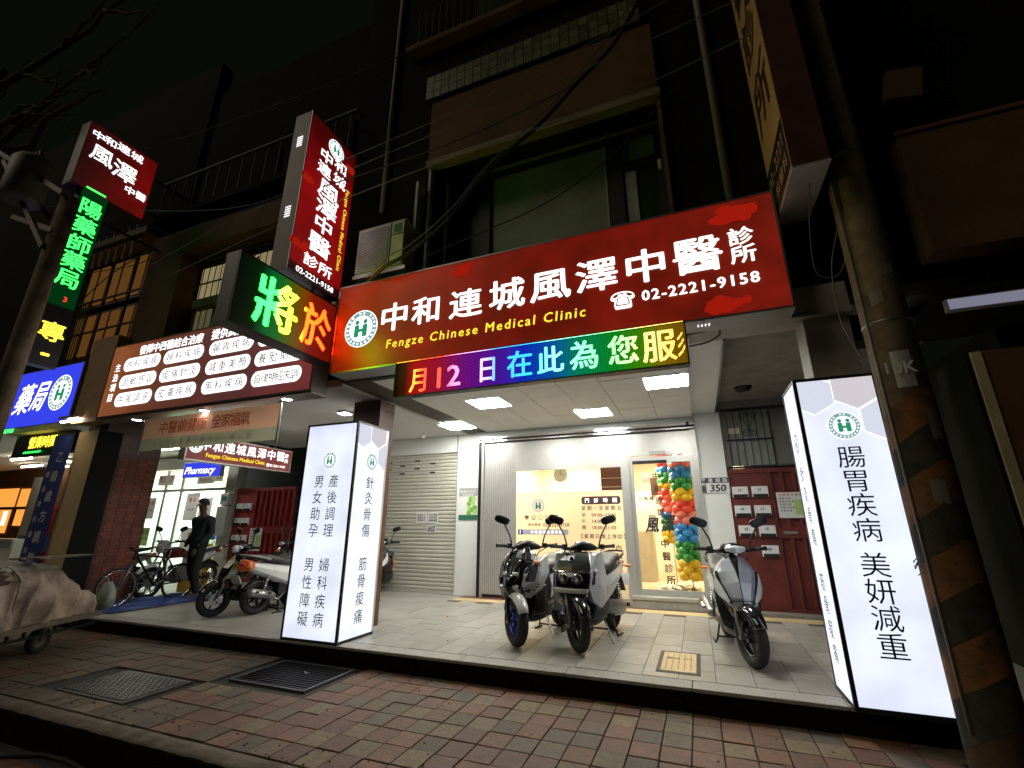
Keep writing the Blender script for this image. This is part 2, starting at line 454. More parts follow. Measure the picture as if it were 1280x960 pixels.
# ================================================================ GROUND
struct(boxo('road', (-60, 30, -20, 2.86, -.60, -.42), 'asphalt'))
struct(boxo('mortar_bed', (-30, 12, 2.90, 4.93, -.50, -.215), 'mortar'))
from mathutils import noise as _n
b = MB(); NK = 420; prof = [(2.745, -.5), (2.755, -.40), (2.762, -.30), (2.768, -.225), (2.785, -.202), (2.83, -.196), (2.89, -.195), (2.955, -.196), (2.956, -.5)]
vs_ = []
for i in range(NK + 1):
    xx = -13 + 16 * i / NK; ch = max(0, _n.noise(Vector((xx * 1.1, 2, 0))) - .22) * .30 + max(0, _n.noise(Vector((xx * 5, 7, 0))) - .15) * .05
    for k, (yy, zz) in enumerate(prof):
        w_ = 1.0 if k in (3, 4) else (.55 if k in (2, 5) else 0); q = _n.noise(Vector((xx * 9, yy * 30, zz * 30))) * .006
        vs_.append((xx, yy + ch * w_ + q, zz - ch * .5 * w_ + (q * .5 if 2 < k < 7 else 0)))
L_ = len(prof); b.add(vs_, [(i * L_ + k, (i + 1) * L_ + k, (i + 1) * L_ + k + 1, i * L_ + k + 1) for i in range(NK) for k in range(L_ - 1)])
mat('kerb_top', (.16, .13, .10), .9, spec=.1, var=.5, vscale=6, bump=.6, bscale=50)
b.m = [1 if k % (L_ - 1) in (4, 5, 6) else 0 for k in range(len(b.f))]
kerb = struct(b.build('street_kerb', ['kerb_face_shaded', 'kerb_top'], smooth=True))
struct(boxo('street_kerb_rear', (-30, -13, 2.76, 2.955, -.5, -.196), 'kerb_face_shaded')); struct(boxo('street_kerb_end', (3, 12, 2.76, 2.955, -.5, -.196), 'kerb_face_shaded'))
struct(boxo('arcade_base', (-30, 12, 4.935, 20, -.5, -.012), 'kerb_face_shaded'))
arc = struct(boxo('arcade_floor', (-30, -4.62, 5.16, 9.1, -.3, 0), 'floor_concrete'))
struct(boxo('tile_bed', (-4.62, 12, 5.16, 9.1, -.3, -.004), 'tile_joint'))
# granite lip of the raised walkway, in lengths
lip = struct(boxo('walkway_lip', (-30, 12, 4.95, 5.155, -.3, -.012), 'tile_joint'))
x = -12.0
while x < 3:
    L = 1.18
    boxo('lip_stone', (x, x + L - .006, 4.925, 5.152, -.03, .002), 'granite', lip, bevel=.006); x += L
# tiles of the walkway in front of the clinic
tiles = struct(boxo('walkway_tiles_edge', (-4.62, -4.60, 5.17, 9.0, -.01, .0005), 'tile_joint'))
tm = MB().box(-.1645, .1645, -.311, .311, -.012, .001)
t0 = tm.build('tile', 'platform_tile', tiles, bevel=.002); first = True
for i in range(-13, 8):
    xx = -.165 + i * .335
    for j in range(7):
        yy = 5.17 + .32 + j * .63 + (.315 if i % 2 else 0) - .315
        if yy > 8.45: continue
        if yy - .311 < 5.16:
            continue
        if first: o = t0; first = False
        else: o = linkcopy(t0, tiles)
        o.location = (xx, yy, random.uniform(-.0012, .0012))
        o.rotation_euler = (0, 0, 0)
for i in range(-13, 8):                                 # cut tiles along the lip
    if not (i % 2) :
        xx = -.165 + i * .335
        boxo('cut_tile', (xx - .1645, xx + .1645, 5.165, 5.4865, -.01, .001), 'platform_tile', tiles)
    else:
        xx = -.165 + i * .335
        boxo('cut_tile', (xx - .1645, xx + .1645, 5.165, 5.175, -.01, .001), 'platform_tile', tiles)
x = -4.6
while x < 2.4:                                          # tan border course along the wall
    boxo('border_tile', (x, x + .596, 8.50, 8.80, -.02, .004), 'column_cream', tiles); x += .6
boxo('border_strip', (-4.6, 2.6, 8.805, 9.09, -.02, .002), 'cabinet_brown', tiles)
# pavers on the pavement
pav = struct(boxo('pavement', (-30, 12, 2.957, 4.932, -.3, -.212), 'mortar'))
pm = MB().box(-.1045, .1045, -.1175, .1175, -.03, .0)
pv = {m: pm.build('paver', m, pav, bevel=.004) for m in ('paver_red', 'paver_grey', 'paver_ochre')}
for k, o in pv.items(): o.location = (-20, 3.2, -.19)
cells = []
for i in range(-52, 14):
    for j in range(8):
        xx = .11 + i * .2175; yy = 3.09 + j * .2445
        if -5.0 < xx < -3.68 and 4.0 < yy < 4.95: continue
        if -6.45 < xx < -4.98 and 3.10 < yy < 4.0: continue
        if math.hypot(xx - 1.68, yy - 4.42) < .19: continue
        cells.append((math.hypot(xx, yy), xx, yy, i, j))
cells.sort()
def pmat(xx, i, j):
    r = random.random()
    red = .52 if xx > -4.3 else .22
    return 'paver_red' if r < red else ('paver_grey' if r < .82 else 'paver_ochre')
restb = {m: MB() for m in pv}
for n, (dd, xx, yy, i, j) in enumerate(cells):
    m = pmat(xx, i, j); z = -.19 + random.uniform(-.004, .003)
    if n < 292:
        o = linkcopy(pv[m], pav); o.location = (xx, yy, z)
        o.rotation_euler = (random.uniform(-.012, .012), random.uniform(-.012, .012), random.uniform(-.012, .012))
    else:
        restb[m].box(xx - .1045, xx + .1045, yy - .1175, yy + .1175, z - .03, z)
for m, b in restb.items(): stuff(b.build('paver_field', m, pav))
# manhole cover with raised studs
mh = thing('manhole_cover', 'rectangular cast iron cover with raised tread in the brick pavement', 'manhole cover', (-5.68, 3.56, -.19))
mh.scale = (.88, .88, 1)
boxo('frame', (-.60, .60, -.38, .38, -.03, .004), 'cast_iron', mh, bevel=.004)
boxo('cover', (-.56, .56, -.34, .34, .0, .010), 'cast_iron', mh)
b = MB()
for i in range(26):
    for j in range(16):
        xx = -.53 + i * .0424; yy = -.31 + j * .0413; s = .014
        a = PI / 4 if (i + j) % 2 else -PI / 4; dx, dy = math.cos(a) * s, math.sin(a) * s; nx, ny = -dy * .35, dx * .35
        z0, z1 = .009, .016
        b.add([(xx - dx - nx, yy - dy - ny, z0), (xx + dx - nx, yy + dy - ny, z0), (xx + dx + nx, yy + dy + ny, z0), (xx - dx + nx, yy - dy + ny, z0),
               (xx - dx - nx, yy - dy - ny, z1), (xx + dx - nx, yy + dy - ny, z1), (xx + dx + nx, yy + dy + ny, z1), (xx - dx + nx, yy - dy + ny, z1)],
              [(4, 5, 6, 7), (0, 1, 5, 4), (1, 2, 6, 5), (2, 3, 7, 6), (3, 0, 4, 7)])
stuff(b.build('tread_studs', 'steel', mh))
# drain grate
dg = thing('drain_grate', 'black iron drain grate at the foot of the left light box', 'drain grate', (-4.34, 4.47, -.19))
dg.scale = (.82, .86, 1)
boxo('pit', (-.62, .62, -.44, .44, -.30, -.02), 'hole_black', dg)
b = MB(); b.box(-.62, .62, -.45, -.41, -.02, .004).box(-.62, .62, .41, .45, -.02, .004).box(-.64, -.6, -.45, .45, -.02, .006).box(.6, .64, -.45, .45, -.02, .006)
b.build('frame', 'cast_iron', dg)
g0 = MB().box(-.6, .6, -.010, .010, -.03, .002).build('bar', 'dark_metal', dg, loc=(0, -.37, 0))
for k in range(1, 13): linkcopy(g0, dg, (0, -.37 + k * .062, 0))
b = MB(); b.box(-.012, .012, -.41, .41, -.035, -.006); b.build('cross_bar', 'dark_metal', dg)
# small service cover in the walkway tiles
sv = thing('service_cover', 'small square tan service cover set in the walkway tiles', 'service cover', (-.34, 5.73, .0))
boxo('frame', (-.21, .21, -.42, .42, -.02, .0045), 'tile_joint', sv)
boxo('cover', (-.17, .17, -.36, .36, -.01, .009), 'column_cream', sv, bevel=.003)
letters('lettering', [('電信', -.06, .10, .07), ('350', .08, .1, .05)], 'ink_brown', sv, 'U', .0125)
for s in (-.19, .19): boxo('joint_strip', (s - .008, s + .008, -.40, .40, -.01, .0075), 'dark_metal', sv)
b = MB()
for k in range(5): b.box(-.13 + k * .06, -.115 + k * .06, -.3, .3, .008, .0112)
b.build('ridges', 'beige_board', sv)
# hose lying in the road
tag(MB().tube([(-6.2, 2.45, -.40), (-5.5, 2.58, -.398), (-5.2, 2.72, -.398), (-4.9, 2.74, -.398), (-4.55, 2.70, -.398), (-4.3, 2.5, -.4), (-4.25, 2.2, -.4)], .018, 8)
    .build('hose', 'rubber', smooth=True), 'black rubber hose curling on the road beside the kerb', 'hose')
b = MB(); b.quad((-7.4, 2.52, -.4155), (-4.6, 2.50, -.4155), (-4.6, 2.62, -.4155), (-7.4, 2.64, -.4155))
struct(b.build('road_marking', 'stripe_yellow'))
# litter
def litter(label, x, y, z, s, m, seed):
    random.seed(seed); b = MB(); n = 7
    vs = [(x + random.uniform(-s, s), y + random.uniform(-s, s) * .7, z + .004 + random.uniform(0, s * .6)) for _ in range(n)]
    b.add(vs, [(0, 1, 2), (0, 2, 3), (0, 3, 4), (0, 4, 5), (0, 5, 6), (1, 3, 2)])
    return tag(b.build('litter', m), label, 'litter')
litter('crumpled pale yellow scrap on the walkway right of the left light box', -3.82, 6.95, .0, .05, 'yellow_plastic', 1)
litter('tiny white paper scrap on the drain grate', -4.22, 4.5, -.186, .04, 'paper', 2)
litter('small dark scrap on the walkway between the light box and the scooters', -3.05, 5.6, .0, .025, 'ink', 3)
litter('white scrap on the walkway right of the service cover', .02, 5.35, .0, .018, 'paper', 4)
litter('dark pebble on the pavement near the raised walkway', -3.0, 4.7, -.19, .022, 'ink', 5)
litter('dry brown leaf on the brick pavement in front of the scooter pair', -1.55, 4.05, -.188, .035, 'wood_old', 12)
litter('dry brown leaf near the right light box on the brick pavement', .75, 4.5, -.188, .03, 'wood_old', 13)
litter('flattened cigarette pack colour scrap beside the manhole cover', -4.75, 3.5, -.188, .035, 'ink_red', 14)
litter('small white scrap in the joint of the walkway tiles before the door', -.95, 7.4, .0, .02, 'paper', 15)
litter('pale scrap at the broken street kerb', -4.35, 3.2, -.19, .03, 'paper', 6)
random.seed(11)
b = MB()
for k in range(420):
    xx = random.uniform(-8, 2); yy = random.choice([random.uniform(2.97, 3.2), random.uniform(2.97, 4.9), random.uniform(4.75, 4.92)]); s = random.uniform(.003, .011)
    z = -.189; b.add([(xx - s, yy - s, z), (xx + s, yy - s * .6, z), (xx + s * .3, yy + s, z), (xx, yy, z + s)], [(0, 1, 3), (1, 2, 3), (2, 0, 3)])
stuff(b.build('grit', 'mortar')); bpy.data.objects['grit']['label'] = 'loose grit and dirt scattered on the brick pavement'; bpy.data.objects['grit']['category'] = 'grit'
random.seed(7)

# ================================================================ BUILDING OF THE CLINIC
bld = thing('clinic_building', 'dark old shop house above the red clinic sign with a wide recessed window', 'building', (-1.7, 5, 0))
def W(n, x0, x1, y0, y1, z0, z1, m, par=bld, bevel=0):
    p = par; ox = oy = 0
    if par is not None:
        q = par
        while q is not None: ox += q.location.x; oy += q.location.y; q = q.parent
    return boxo(n, (x0 - ox, x1 - ox, y0 - oy, y1 - oy, z0, z1), m, par, bevel)
# walls round the recessed window
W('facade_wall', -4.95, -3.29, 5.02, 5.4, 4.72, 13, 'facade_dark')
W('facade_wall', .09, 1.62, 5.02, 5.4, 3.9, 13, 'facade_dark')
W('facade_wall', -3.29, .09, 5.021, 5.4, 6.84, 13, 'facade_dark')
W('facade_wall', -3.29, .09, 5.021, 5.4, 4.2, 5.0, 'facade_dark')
W('lintel_panel', -3.34, .13, 4.90, 5.018, 6.85, 8.05, 'facade_brown', bevel=.01)
W('lintel_edge', -3.36, .15, 4.87, 5.017, 6.74, 6.848, 'facade_cream')
W('recess_side', -3.33, -3.292, 4.93, 5.019, 4.75, 6.738, 'old_white')
W('recess_side', .092, .14, 4.93, 5.019, 4.75, 6.738, 'facade_brown')
W('recess_floor', -3.28, .08, 5.41, 6.0, 4.9, 4.98, 'facade_dark')
W('recess_ceiling', -3.28, .08, 5.41, 6.0, 6.86, 6.95, 'facade_cream')
# window
wn = MB()
win = W('window_frame', -3.28, .08, 5.50, 5.56, 4.985, 5.05, 'window_frame')
for n, a in enumerate([(-3.28, -3.2, 4.985, 6.85), (-2.72, -2.52, 4.985, 6.85), (-.68, -.46, 4.985, 6.85), (.0, .08, 4.985, 6.85)]):
    W('post', a[0], a[1], 5.47, 5.565, a[2] + .066, a[3], 'window_frame', win)
W('rail', -.46, .0, 5.475, 5.56, 6.22, 6.34, 'window_frame', win)
W('rail', -3.2, -2.72, 5.475, 5.56, 6.42, 6.5, 'window_frame', win)
W('head', -3.2, 0, 5.48, 5.56, 6.74, 6.85, 'window_frame', win)
W('pane', -3.2, -2.72, 5.52, 5.53, 5.05, 6.42, 'window_glass', win)
W('pane', -2.52, -.68, 5.52, 5.53, 5.05, 6.74, 'frosted_pane', win)
W('pane', -.46, .0, 5.52, 5.53, 6.34, 6.74, 'frosted_pane', win)
W('pane', -.46, .0, 5.52, 5.53, 5.05, 6.22, 'window_glass', win)
W('pane', -3.2, -2.72, 5.521, 5.53, 6.5, 6.74, 'window_glass', win)
W('blind', -.43, -.28, 5.50, 5.515, 5.08, 6.18, 'old_white', win)
W('sash_edge', -.70, -.68, 5.46, 5.50, 5.05, 6.70, 'old_white', win)
W('fixture', .02, .06, 5.2, 5.24, 5.85, 6.0, 'old_white')
# tiled ledge above
led = W('tiled_ledge', -3.44, .02, 4.86, 5.018, 8.09, 8.58, 'facade_dark')
tt = MB().box(0, .132, -.012, 0, 0, .15).build('tile', 'tile_green', led)
k = 0
for r in range(3):
    for c in range(24):
        o = tt if k == 0 else linkcopy(tt, led); k += 1
        o.location = (-3.43 + c * .1435 + 1.7, 4.86 - 5, 8.10 + r * .162)
W('upper_sill', -3.9, .5, 4.8, 5.01, 9.35, 9.45, 'facade_brown')
for k in range(30): MB().tube([(-3.7 + 1.7 + k * .14, -.12, 9.45), (-3.7 + 1.7 + k * .14, -.12, 10.3)], .010, 5).build('rail_bar', 'cable', bld)
for (xx, z0, z1) in ((.75, 4.72, 12), (-4.2, 6.2, 12)): MB().tube([(xx + 1.7, -.03, z0), (xx + 1.7, -.03, z1)], .045, 10).build('drain_pipe', 'cable_grey', bld, smooth=True)
W('upper_window', -2.6, -.6, 4.98, 5.015, 9.6, 11.2, 'window_glass')
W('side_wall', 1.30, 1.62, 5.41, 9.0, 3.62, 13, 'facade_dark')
# side column at the right
colr = thing('arcade_column', 'plain concrete arcade column just behind the right light box', 'column', (1.42, 5.2, 0))
W('shaft', 1.22, 1.62, 5.03, 5.38, 0, 3.4, 'old_white', colr, bevel=.01)
W('plinth', 1.19, 1.65, 5.165, 5.41, 0, .12, 'concrete', colr)
coll = thing('arcade_column', 'dark brown tiled arcade column behind the left light box', 'column', (-4.7, 5.9, 0))
W('shaft', -5.0, -4.48, 5.72, 6.1, 0, 3.3, 'column_brown', coll, bevel=.01)
for k in range(9): W('tile_joint', -5.005, -4.475, 5.715, 6.105, .35 * k + .33, .35 * k + .336, 'ink', coll)
# beams and soffit over the right bay
W('front_beam', .10, 1.62, 4.94, 5.30, 3.40, 3.72, 'old_white')
W('party_beam', .13, .52, 5.30, 9.1, 3.40, 3.75, 'wall_white')
W('bay_soffit', .52, 2.9, 5.30, 9.1, 3.60, 3.75, 'concrete')
W('rear_wall_over_gate', .6, 3.2, 9.1, 9.3, 3.46, 3.6, 'concrete')
lampround = MB().lathe([(0, -.05), (.1, -.05), (.14, 0), (.14, .02)], (.95, 8.2, 3.58)).build('lamp', 'dark_metal', None, smooth=True)
tag(lampround, 'unlit round lamp under the dark soffit above the barred window', 'ceiling lamp')
# first floor slab + fascia behind sign
W('canopy_fascia', -4.5, .09, 4.93, 5.01, 3.36, 4.7, 'sign_back')
W('front_wall_core', -4.5, .09, 5.012, 5.3, 3.55, 4.19, 'facade_dark')

# ---- clinic ceiling: tiles on a grid
ceil = struct(boxo('arcade_ceiling', (-4.62, .125, 4.95, 9.1, 3.372, 3.45), 'tile_joint'))
lights = {(3, 1), (6, 1), (1, 4), (4, 4)}
ct = MB().box(-.2985, .2985, -.2985, .2985, 0, .016).build('ceiling_tile', 'ceiling_white', ceil); k = 0
xs = [-4.29 + .61 * i for i in range(8)]
# light panels: centres from the photograph's perspective
LP = [(-3.05, 6.72), (-1.55, 8.05), (-4.43, 8.2), (-.20, 6.55)]
for i in range(-1, 8):
    for j in range(7):
        xx = -.195 - .605 * i; yy = 5.32 + .605 * j
        if any(abs(xx - a) < .31 and abs(yy - c) < .31 for a, c in LP): pass
        if xx < -4.4: continue
        if xx > .0: continue
        o = ct if k == 0 else linkcopy(ct, ceil); k += 1
        o.location = (xx, yy, 3.352 + (.004 if random.random() < .2 else 0))
boxo('border_panel', (.108, .128, 4.97, 9.08, 3.351, 3.371), 'ceiling_white', ceil)
lab = ['square ceiling light nearest the street in front of the LED board middle', 'square ceiling light right above the clinic window',
       'square ceiling light farthest left near the roller shutter', 'square ceiling light at the right end below the LED board']
for (a, c), l in zip(LP, lab):
    t = thing('ceiling_light', l, 'ceiling light', (a, c, 3.35), 0, 'square panel lights in the clinic ceiling')
    b = MB(); s = .305
    b.box(-s, s, -s, -s + .012, -.012, 0).box(-s, s, s - .012, s, -.012, 0).box(-s, -s + .012, -s + .012, s - .012, -.012, 0).box(s - .012, s, -s + .012, s - .012, -.012, 0)
    b.build('frame', 'ceiling_white', t)
    boxo('diffuser', (-s + .012, s - .012, -s + .012, s - .012, -.0125, -.001), 'panel_light', t)

# ---- rear wall with the shutter, pier and shop front
wall = struct(boxo('clinic_wall', (-4.87, -4.32, 9.10, 9.35, 0, 3.37), 'wall_white'))
boxo('header', (-7.4, -4.872, 9.08, 9.35, 2.96, 3.37), 'wall_white', wall)
boxo('header', (-4.315, .125, 9.085, 9.35, 3.235, 3.37), 'wall_white', wall)
boxo('joint', (-4.885, -4.873, 9.07, 9.09, 2.96, 3.37), 'tile_joint', wall)
struct(boxo('infill_wall', (.588, .70, 9.15, 9.4, 0, 3.6), 'concrete'))
struct(boxo('wall_pier', (.14, .585, 9.06, 9.4, 0, 3.40), 'wall_white'))
# roller shutter
sh = thing('roller_shutter', 'cream slatted roller shutter pulled down left of the clinic front', 'roller shutter', (-5.95, 9.16, 0))
s0 = MB().add([(-1.06, 0, 0), (1.08, 0, 0), (1.08, -.022, .012), (-1.06, -.022, .012), (1.08, -.026, .055), (-1.06, -.026, .055), (1.08, -.004, .079), (-1.06, -.004, .079)],
              [(0, 1, 2, 3), (3, 2, 4, 5), (5, 4, 6, 7)])
n = 0; z = .06
sl0 = None
while z < 2.93:
    if sl0 is None: sl0 = s0.build('slat', 'shutter', sh, loc=(0, 0, z))
    else: linkcopy(sl0, sh, (0, 0, z))
    z += .081
boxo('bottom_bar', (-1.06, 1.08, -.035, .0, .0, .058), 'shutter', sh)
boxo('backing', (-1.08, 1.1, .002, .02, 0, 2.95), 'shutter', sh)
boxo('guide_rail', (1.055, 1.085, -.05, .0, 0, 2.95), 'frame_silver', sh)
boxo('guide_rail', (-1.085, -1.055, -.05, .0, 0, 2.95), 'frame_silver', sh)
for (u, v) in [(-.86, 2.78), (-.86, 2.62), (-.48, 2.70), (-.48, 2.52), (-.08, 2.80), (-.08, 2.62), (.34, 2.72), (.34, 2.52)]:
    boxo('slot', (u, u + .14, -.032, -.02, v, v + .028), 'hole_black', sh)
boxo('handle', (-.95, -.68, -.045, -.02, 1.04, 1.09), 'dark_metal', sh)
for (u, v, wd, h) in [(.05, 1.42, .28, .24), (.36, 1.42, .26, .24), (.34, 1.22, .24, .16)]:
    q = boxo('notice_paper', (u, u + wd, -.036, -.033, v, v + h), 'paper', sh)
    letters('writing', [(random.choice('公告收費通知'), u + wd * (.2 + .2 * i), v + h * (.75 - .25 * r), .05) for r in range(3) for i in range(4)], 'ink', q, 'F', .0375)
# beige wall further left of the shutter
struct(boxo('side_wall', (-9.45, -7.05, 9.12, 9.4, 0, 3.3), 'facade_dark'))

# shop front: aluminium frame, frosted window, glass door
sf = thing('shop_facade', 'silver framed clinic shop front with warm frosted window and glass door', 'shop front', (-2.1, 9.1, 0))
def S_(n, x0, x1, y0, y1, z0, z1, m, par=sf, bevel=0): return W(n, x0, x1, y0, y1, z0, z1, m, par, bevel)
S_('head_rail', -4.31, .135, 9.02, 9.2, 3.10, 3.23, 'dark_metal')
S_('head_trim', -4.31, .135, 9.00, 9.019, 3.19, 3.232, 'chrome')
S_('head_trim', -4.31, .135, 9.00, 9.019, 3.12, 3.15, 'chrome')
S_('jamb', -4.315, -4.26, 9.01, 9.2, 0, 3.098, 'dark_metal')
S_('jamb', -4.255, -4.20, 9.03, 9.2, 0, 3.098, 'frame_silver')
S_('jamb', .03, .135, 9.03, 9.2, 0, 3.098, 'frame_silver')
S_('wall_panel', -4.20, -3.48, 9.08, 9.12, .05, 3.098, 'frame_silver')
S_('wall_panel', -3.48, -1.28, 9.08, 9.12, 2.47, 3.098, 'frame_silver')
S_('wall_panel', -1.28, .03, 9.08, 9.12, 2.66, 3.098, 'frame_silver')
for k in range(16):                                      # fine vertical grooves of the side panel
    S_('groove', -4.16 + k * .043, -4.152 + k * .043, 9.0785, 9.0800, .08, 3.0, 'steel')
S_('bottom_rail', -4.2, -1.16, 9.05, 9.16, .0, .06, 'dark_metal')
S_('bottom_rail', -3.48, -1.28, 9.07, 9.12, .06, .115, 'frame_silver')
S_('mullion', -1.28, -1.12, 9.04, 9.16, .0, 2.66, 'frame_silver')
wfr = S_('window', -3.5, -3.48, 9.07, 9.13, .1, 2.48, 'frame_silver')
S_('pane', -3.478, -1.282, 9.095, 9.10, .117, 2.03, 'frosted_film', wfr)
S_('clear_pane', -3.478, -1.282, 9.096, 9.10, 2.032, 2.468, 'clear_glass', wfr)
# door
dr = S_('door', -1.12, -1.05, 9.06, 9.12, .2, 2.64, 'frame_silver')
S_('stile', -.01, .03, 9.06, 9.12, .2, 2.64, 'frame_silver', dr)
S_('top_rail', -1.05, -.01, 9.06, 9.12, 2.52, 2.64, 'frame_silver', dr)
S_('closer_box', -1.05, -.42, 9.03, 9.058, 2.50, 2.56, 'dark_metal', dr)
S_('bottom_rail', -1.05, -.01, 9.06, 9.12, .20, .29, 'frame_silver', dr)
S_('glass', -1.05, -.01, 9.085, 9.09, .29, 2.52, 'clear_glass', dr)
S_('sensor', -.72, -.42, 8.99, 9.058, 2.66, 2.73, 'sign_grey')
S_('step', -1.22, .10, 8.90, 9.2, .0, .14, 'old_white', sf, .005)
S_('step_top', -1.22, .10, 8.88, 9.2, .14, .195, 'frame_silver', sf, .004)
S_('step_bracket', .10, .135, 8.92, 9.0, .0, .2, 'steel')
# printing on the frosted window (dark film letters)
def L(nm, items, m, par, y=9.094, face='F', bold=.012):
    px, py = 0, 0; q = par
    while q is not None: px += q.location.x; py += q.location.y; q = q.parent
    return letters(nm, [(a[0], a[1] - px, *a[2:]) for a in items], m, par, face, -(y - py), bold)
L('lettering', [('門', -1.98, 1.845, .085), ('診', -1.80, 1.845, .085), ('時', -1.62, 1.845, .085), ('間', -1.44, 1.845, .085)], 'letters_white', wfr, 9.0915, bold=.03)
b = MB(); rrect(b, 'F', -1.71 + 2.1, 1.845, .76, .15, .05, .008 - .0); o = b.build('caption_plate', 'ink_brown', wfr)
o.location = (2.1 - 2.1, 0, 0)
def rowtext(s, cx, cy, h, pitch): n_ = len(s); return [(ch, cx + (i - (n_ - 1) / 2) * pitch, cy, h) for i, ch in enumerate(s) if ch != ' ']
L('lettering', rowtext('星期一至星期五', -1.71, 1.70, .085, .115), 'ink_brown', wfr, bold=.02)
L('lettering', [('早', -2.06, 1.57, .08), ('午', -2.06, 1.455, .08), ('晚', -2.06, 1.34, .08), ('09:00~12:30', -1.67, 1.57, .068), ('14:00~17:30', -1.67, 1.455, .068), ('18:00~21:30', -1.67, 1.34, .068)], 'ink_brown', wfr, bold=.02)
L('lettering', rowtext('【星期日晚上休診】', -1.70, 1.18, .085, .108), 'ink_brown', wfr, bold=.02)
L('lettering', rowtext('預約專線', -3.08, 1.39, .06, .07) + [('02-2221-9158', -2.62, 1.39, .07)], 'ink_brown', wfr, bold=.02)
b = MB()
b.mi(0)
for k in range(5):
    n_ = 20; u, v, r0, r1 = -3.24 + k * .145 + 2.1, 1.53, .042, .052
    vs = []
    for i in range(n_):
        a = 2 * PI * i / n_; vs += [(u + r0 * math.cos(a), -.006, v + r0 * math.sin(a)), (u + r1 * math.cos(a), -.006, v + r1 * math.sin(a))]
    b.add(vs, [(2 * i, 2 * i + 1, (2 * i + 3) % (2 * n_), (2 * i + 2) % (2 * n_)) for i in range(n_)])
b.build('icon_rings', 'ink_brown', wfr)
L('icons', [('♥', -3.24, 1.53, .05), ('@', -3.095, 1.53, .05), ('L', -2.95, 1.53, .05), ('約', -2.805, 1.53, .05), ('訊', -2.66, 1.53, .05)], 'ink_brown', wfr)
b = MB(); b.box(-1.33 , -.28, -.0065, -.0055, 1.20, 1.30); b.build('caption_plate', 'paint_blue_grey', wfr)
b = MB(); b.box(-1.33 , -1.23, -.0085, -.0075, 1.20, 1.30); b.build('caption_plate', 'ink_blue', wfr)
L('lettering', rowtext('中和連城風澤中醫', -2.83, 1.25, .06, .085) + [('f', -3.38, 1.25, .07)], 'letters_white', wfr, 9.0905)
L('lettering', [(c_, -1.42, .98 - i * .15, .11) for i, c_ in enumerate('內科婦科')] + [(c_, -1.72, .98 - i * .15, .11) for i, c_ in enumerate('針灸傷科')], 'ink_brown', wfr)
b = MB()
for k in range(10): circ(b, 'F', -3.35 + 2.1 + k * .22, 1.02, .018, .006, 12)
b.build('dots', 'letters_yellow', wfr)
logo(wfr, 'F', -2.99 + 2.1, 1.76, .14, .007, 'paper', 'room_floor', 'ink_green')
# printing on the glass door
L('lettering', [('中', -.64, 2.27, .13), ('和', -.63, 2.04, .13), ('連', -.62, 1.82, .13), ('城', -.61, 1.61, .13), ('中', -.59, 1.06, .14), ('醫', -.58, .85, .14), ('診', -.56, .65, .14), ('所', -.54, .46, .14)], 'ink_brown', dr, 9.082, bold=.03)
L('lettering', [('風', -.77, 1.39, .27, .8, 0, .2), ('澤', -.50, 1.41, .30, .75, 0, .15)], 'ink', dr, 9.082, bold=.035)
# poster on the pier
po = thing('poster', 'green and white poster taped to the white wall beside the shutter', 'poster', (-4.58, 9.095, 1.82))
boxo('sheet', (-.23, .23, -.006, 0, -.34, .34), 'paper', po)
b = MB(); b.box(-.225, .225, -.0085, -.0065, .16, .335); b.build('sky_band', 'sign_grey', po)
b = MB(); b.box(-.225, .225, -.0085, -.0065, -.335, -.23); b.build('grass_band', 'ink_green', po)
mat('leaf_green', (.16, .42, .05), .6); mat('leaf_pale', (.40, .60, .20), .6)
b = MB()
for i, (u, v) in enumerate([(.02, .0), (.11, .02), (.16, -.08), (.03, -.1), (.1, -.12), (.17, -.17), (.06, .1), (.13, .11), (.02, -.19)]): b.mi(i % 2); circ(b, 'F', u, v, .055, .010 + i * .0004, 14)
b.build('fruit', ['leaf_green', 'leaf_pale'], po)
letters('lettering', rowtext('健康好生活', -.02, .26, .06, .075) + rowtext('中醫調理', -.02, .19, .05, .07) + [(c_, -.13, .08 - .08 * i, .05) for i, c_ in enumerate('養生保健')], 'ink_white', po, 'F', .012)
# house number plate
hp = thing('house_number', 'house number plate 350 on the white pier beside the clinic door', 'house number', (.365, 9.055, 2.07))
boxo('plate', (-.235, .235, -.012, 0, -.14, .14), 'paper', hp, .004)
b = MB(); b.box(-.225, .23, -.0145, -.0125, .035, .13); b.box(-.225, -.15, -.0145, -.0125, -.13, .033); b.build('green_field', 'cast_iron', hp)
letters('lettering', rowtext('連城路', .05, .083, .075, .12) + [(c_, -.188, .10 - .085 * i, .06) for i, c_ in enumerate('中和')], 'ink_white', hp, 'F', .0165)
letters('digits', [('350', .045, -.05, .125, 1.05, 0, .15)], 'ink', hp, 'F', .0165, .03)
cam1 = thing('security_camera', 'small dark security camera under the ceiling above the clinic door', 'security camera', (.02, 9.0, 3.22))
MB().tube([(0, .06, .02), (0, 0, .0), (0, -.08, -.03)], [.02, .03, .03], 10).build('body', 'black_plastic', cam1, smooth=True)
boxo('bracket', (-.012, .012, .03, .085, -.01, .05), 'frame_silver', cam1)
cam2 = thing('security_camera', 'small white ceiling camera above the roller shutter', 'security camera', (-5.45, 8.55, 3.25))
MB().tube([(0, 0, 0), (0, -.10, -.02)], .03, 10).build('body', 'paper', cam2, smooth=True)
boxo('bracket', (-.012, .012, -.012, .012, .02, .12), 'paper', cam2)

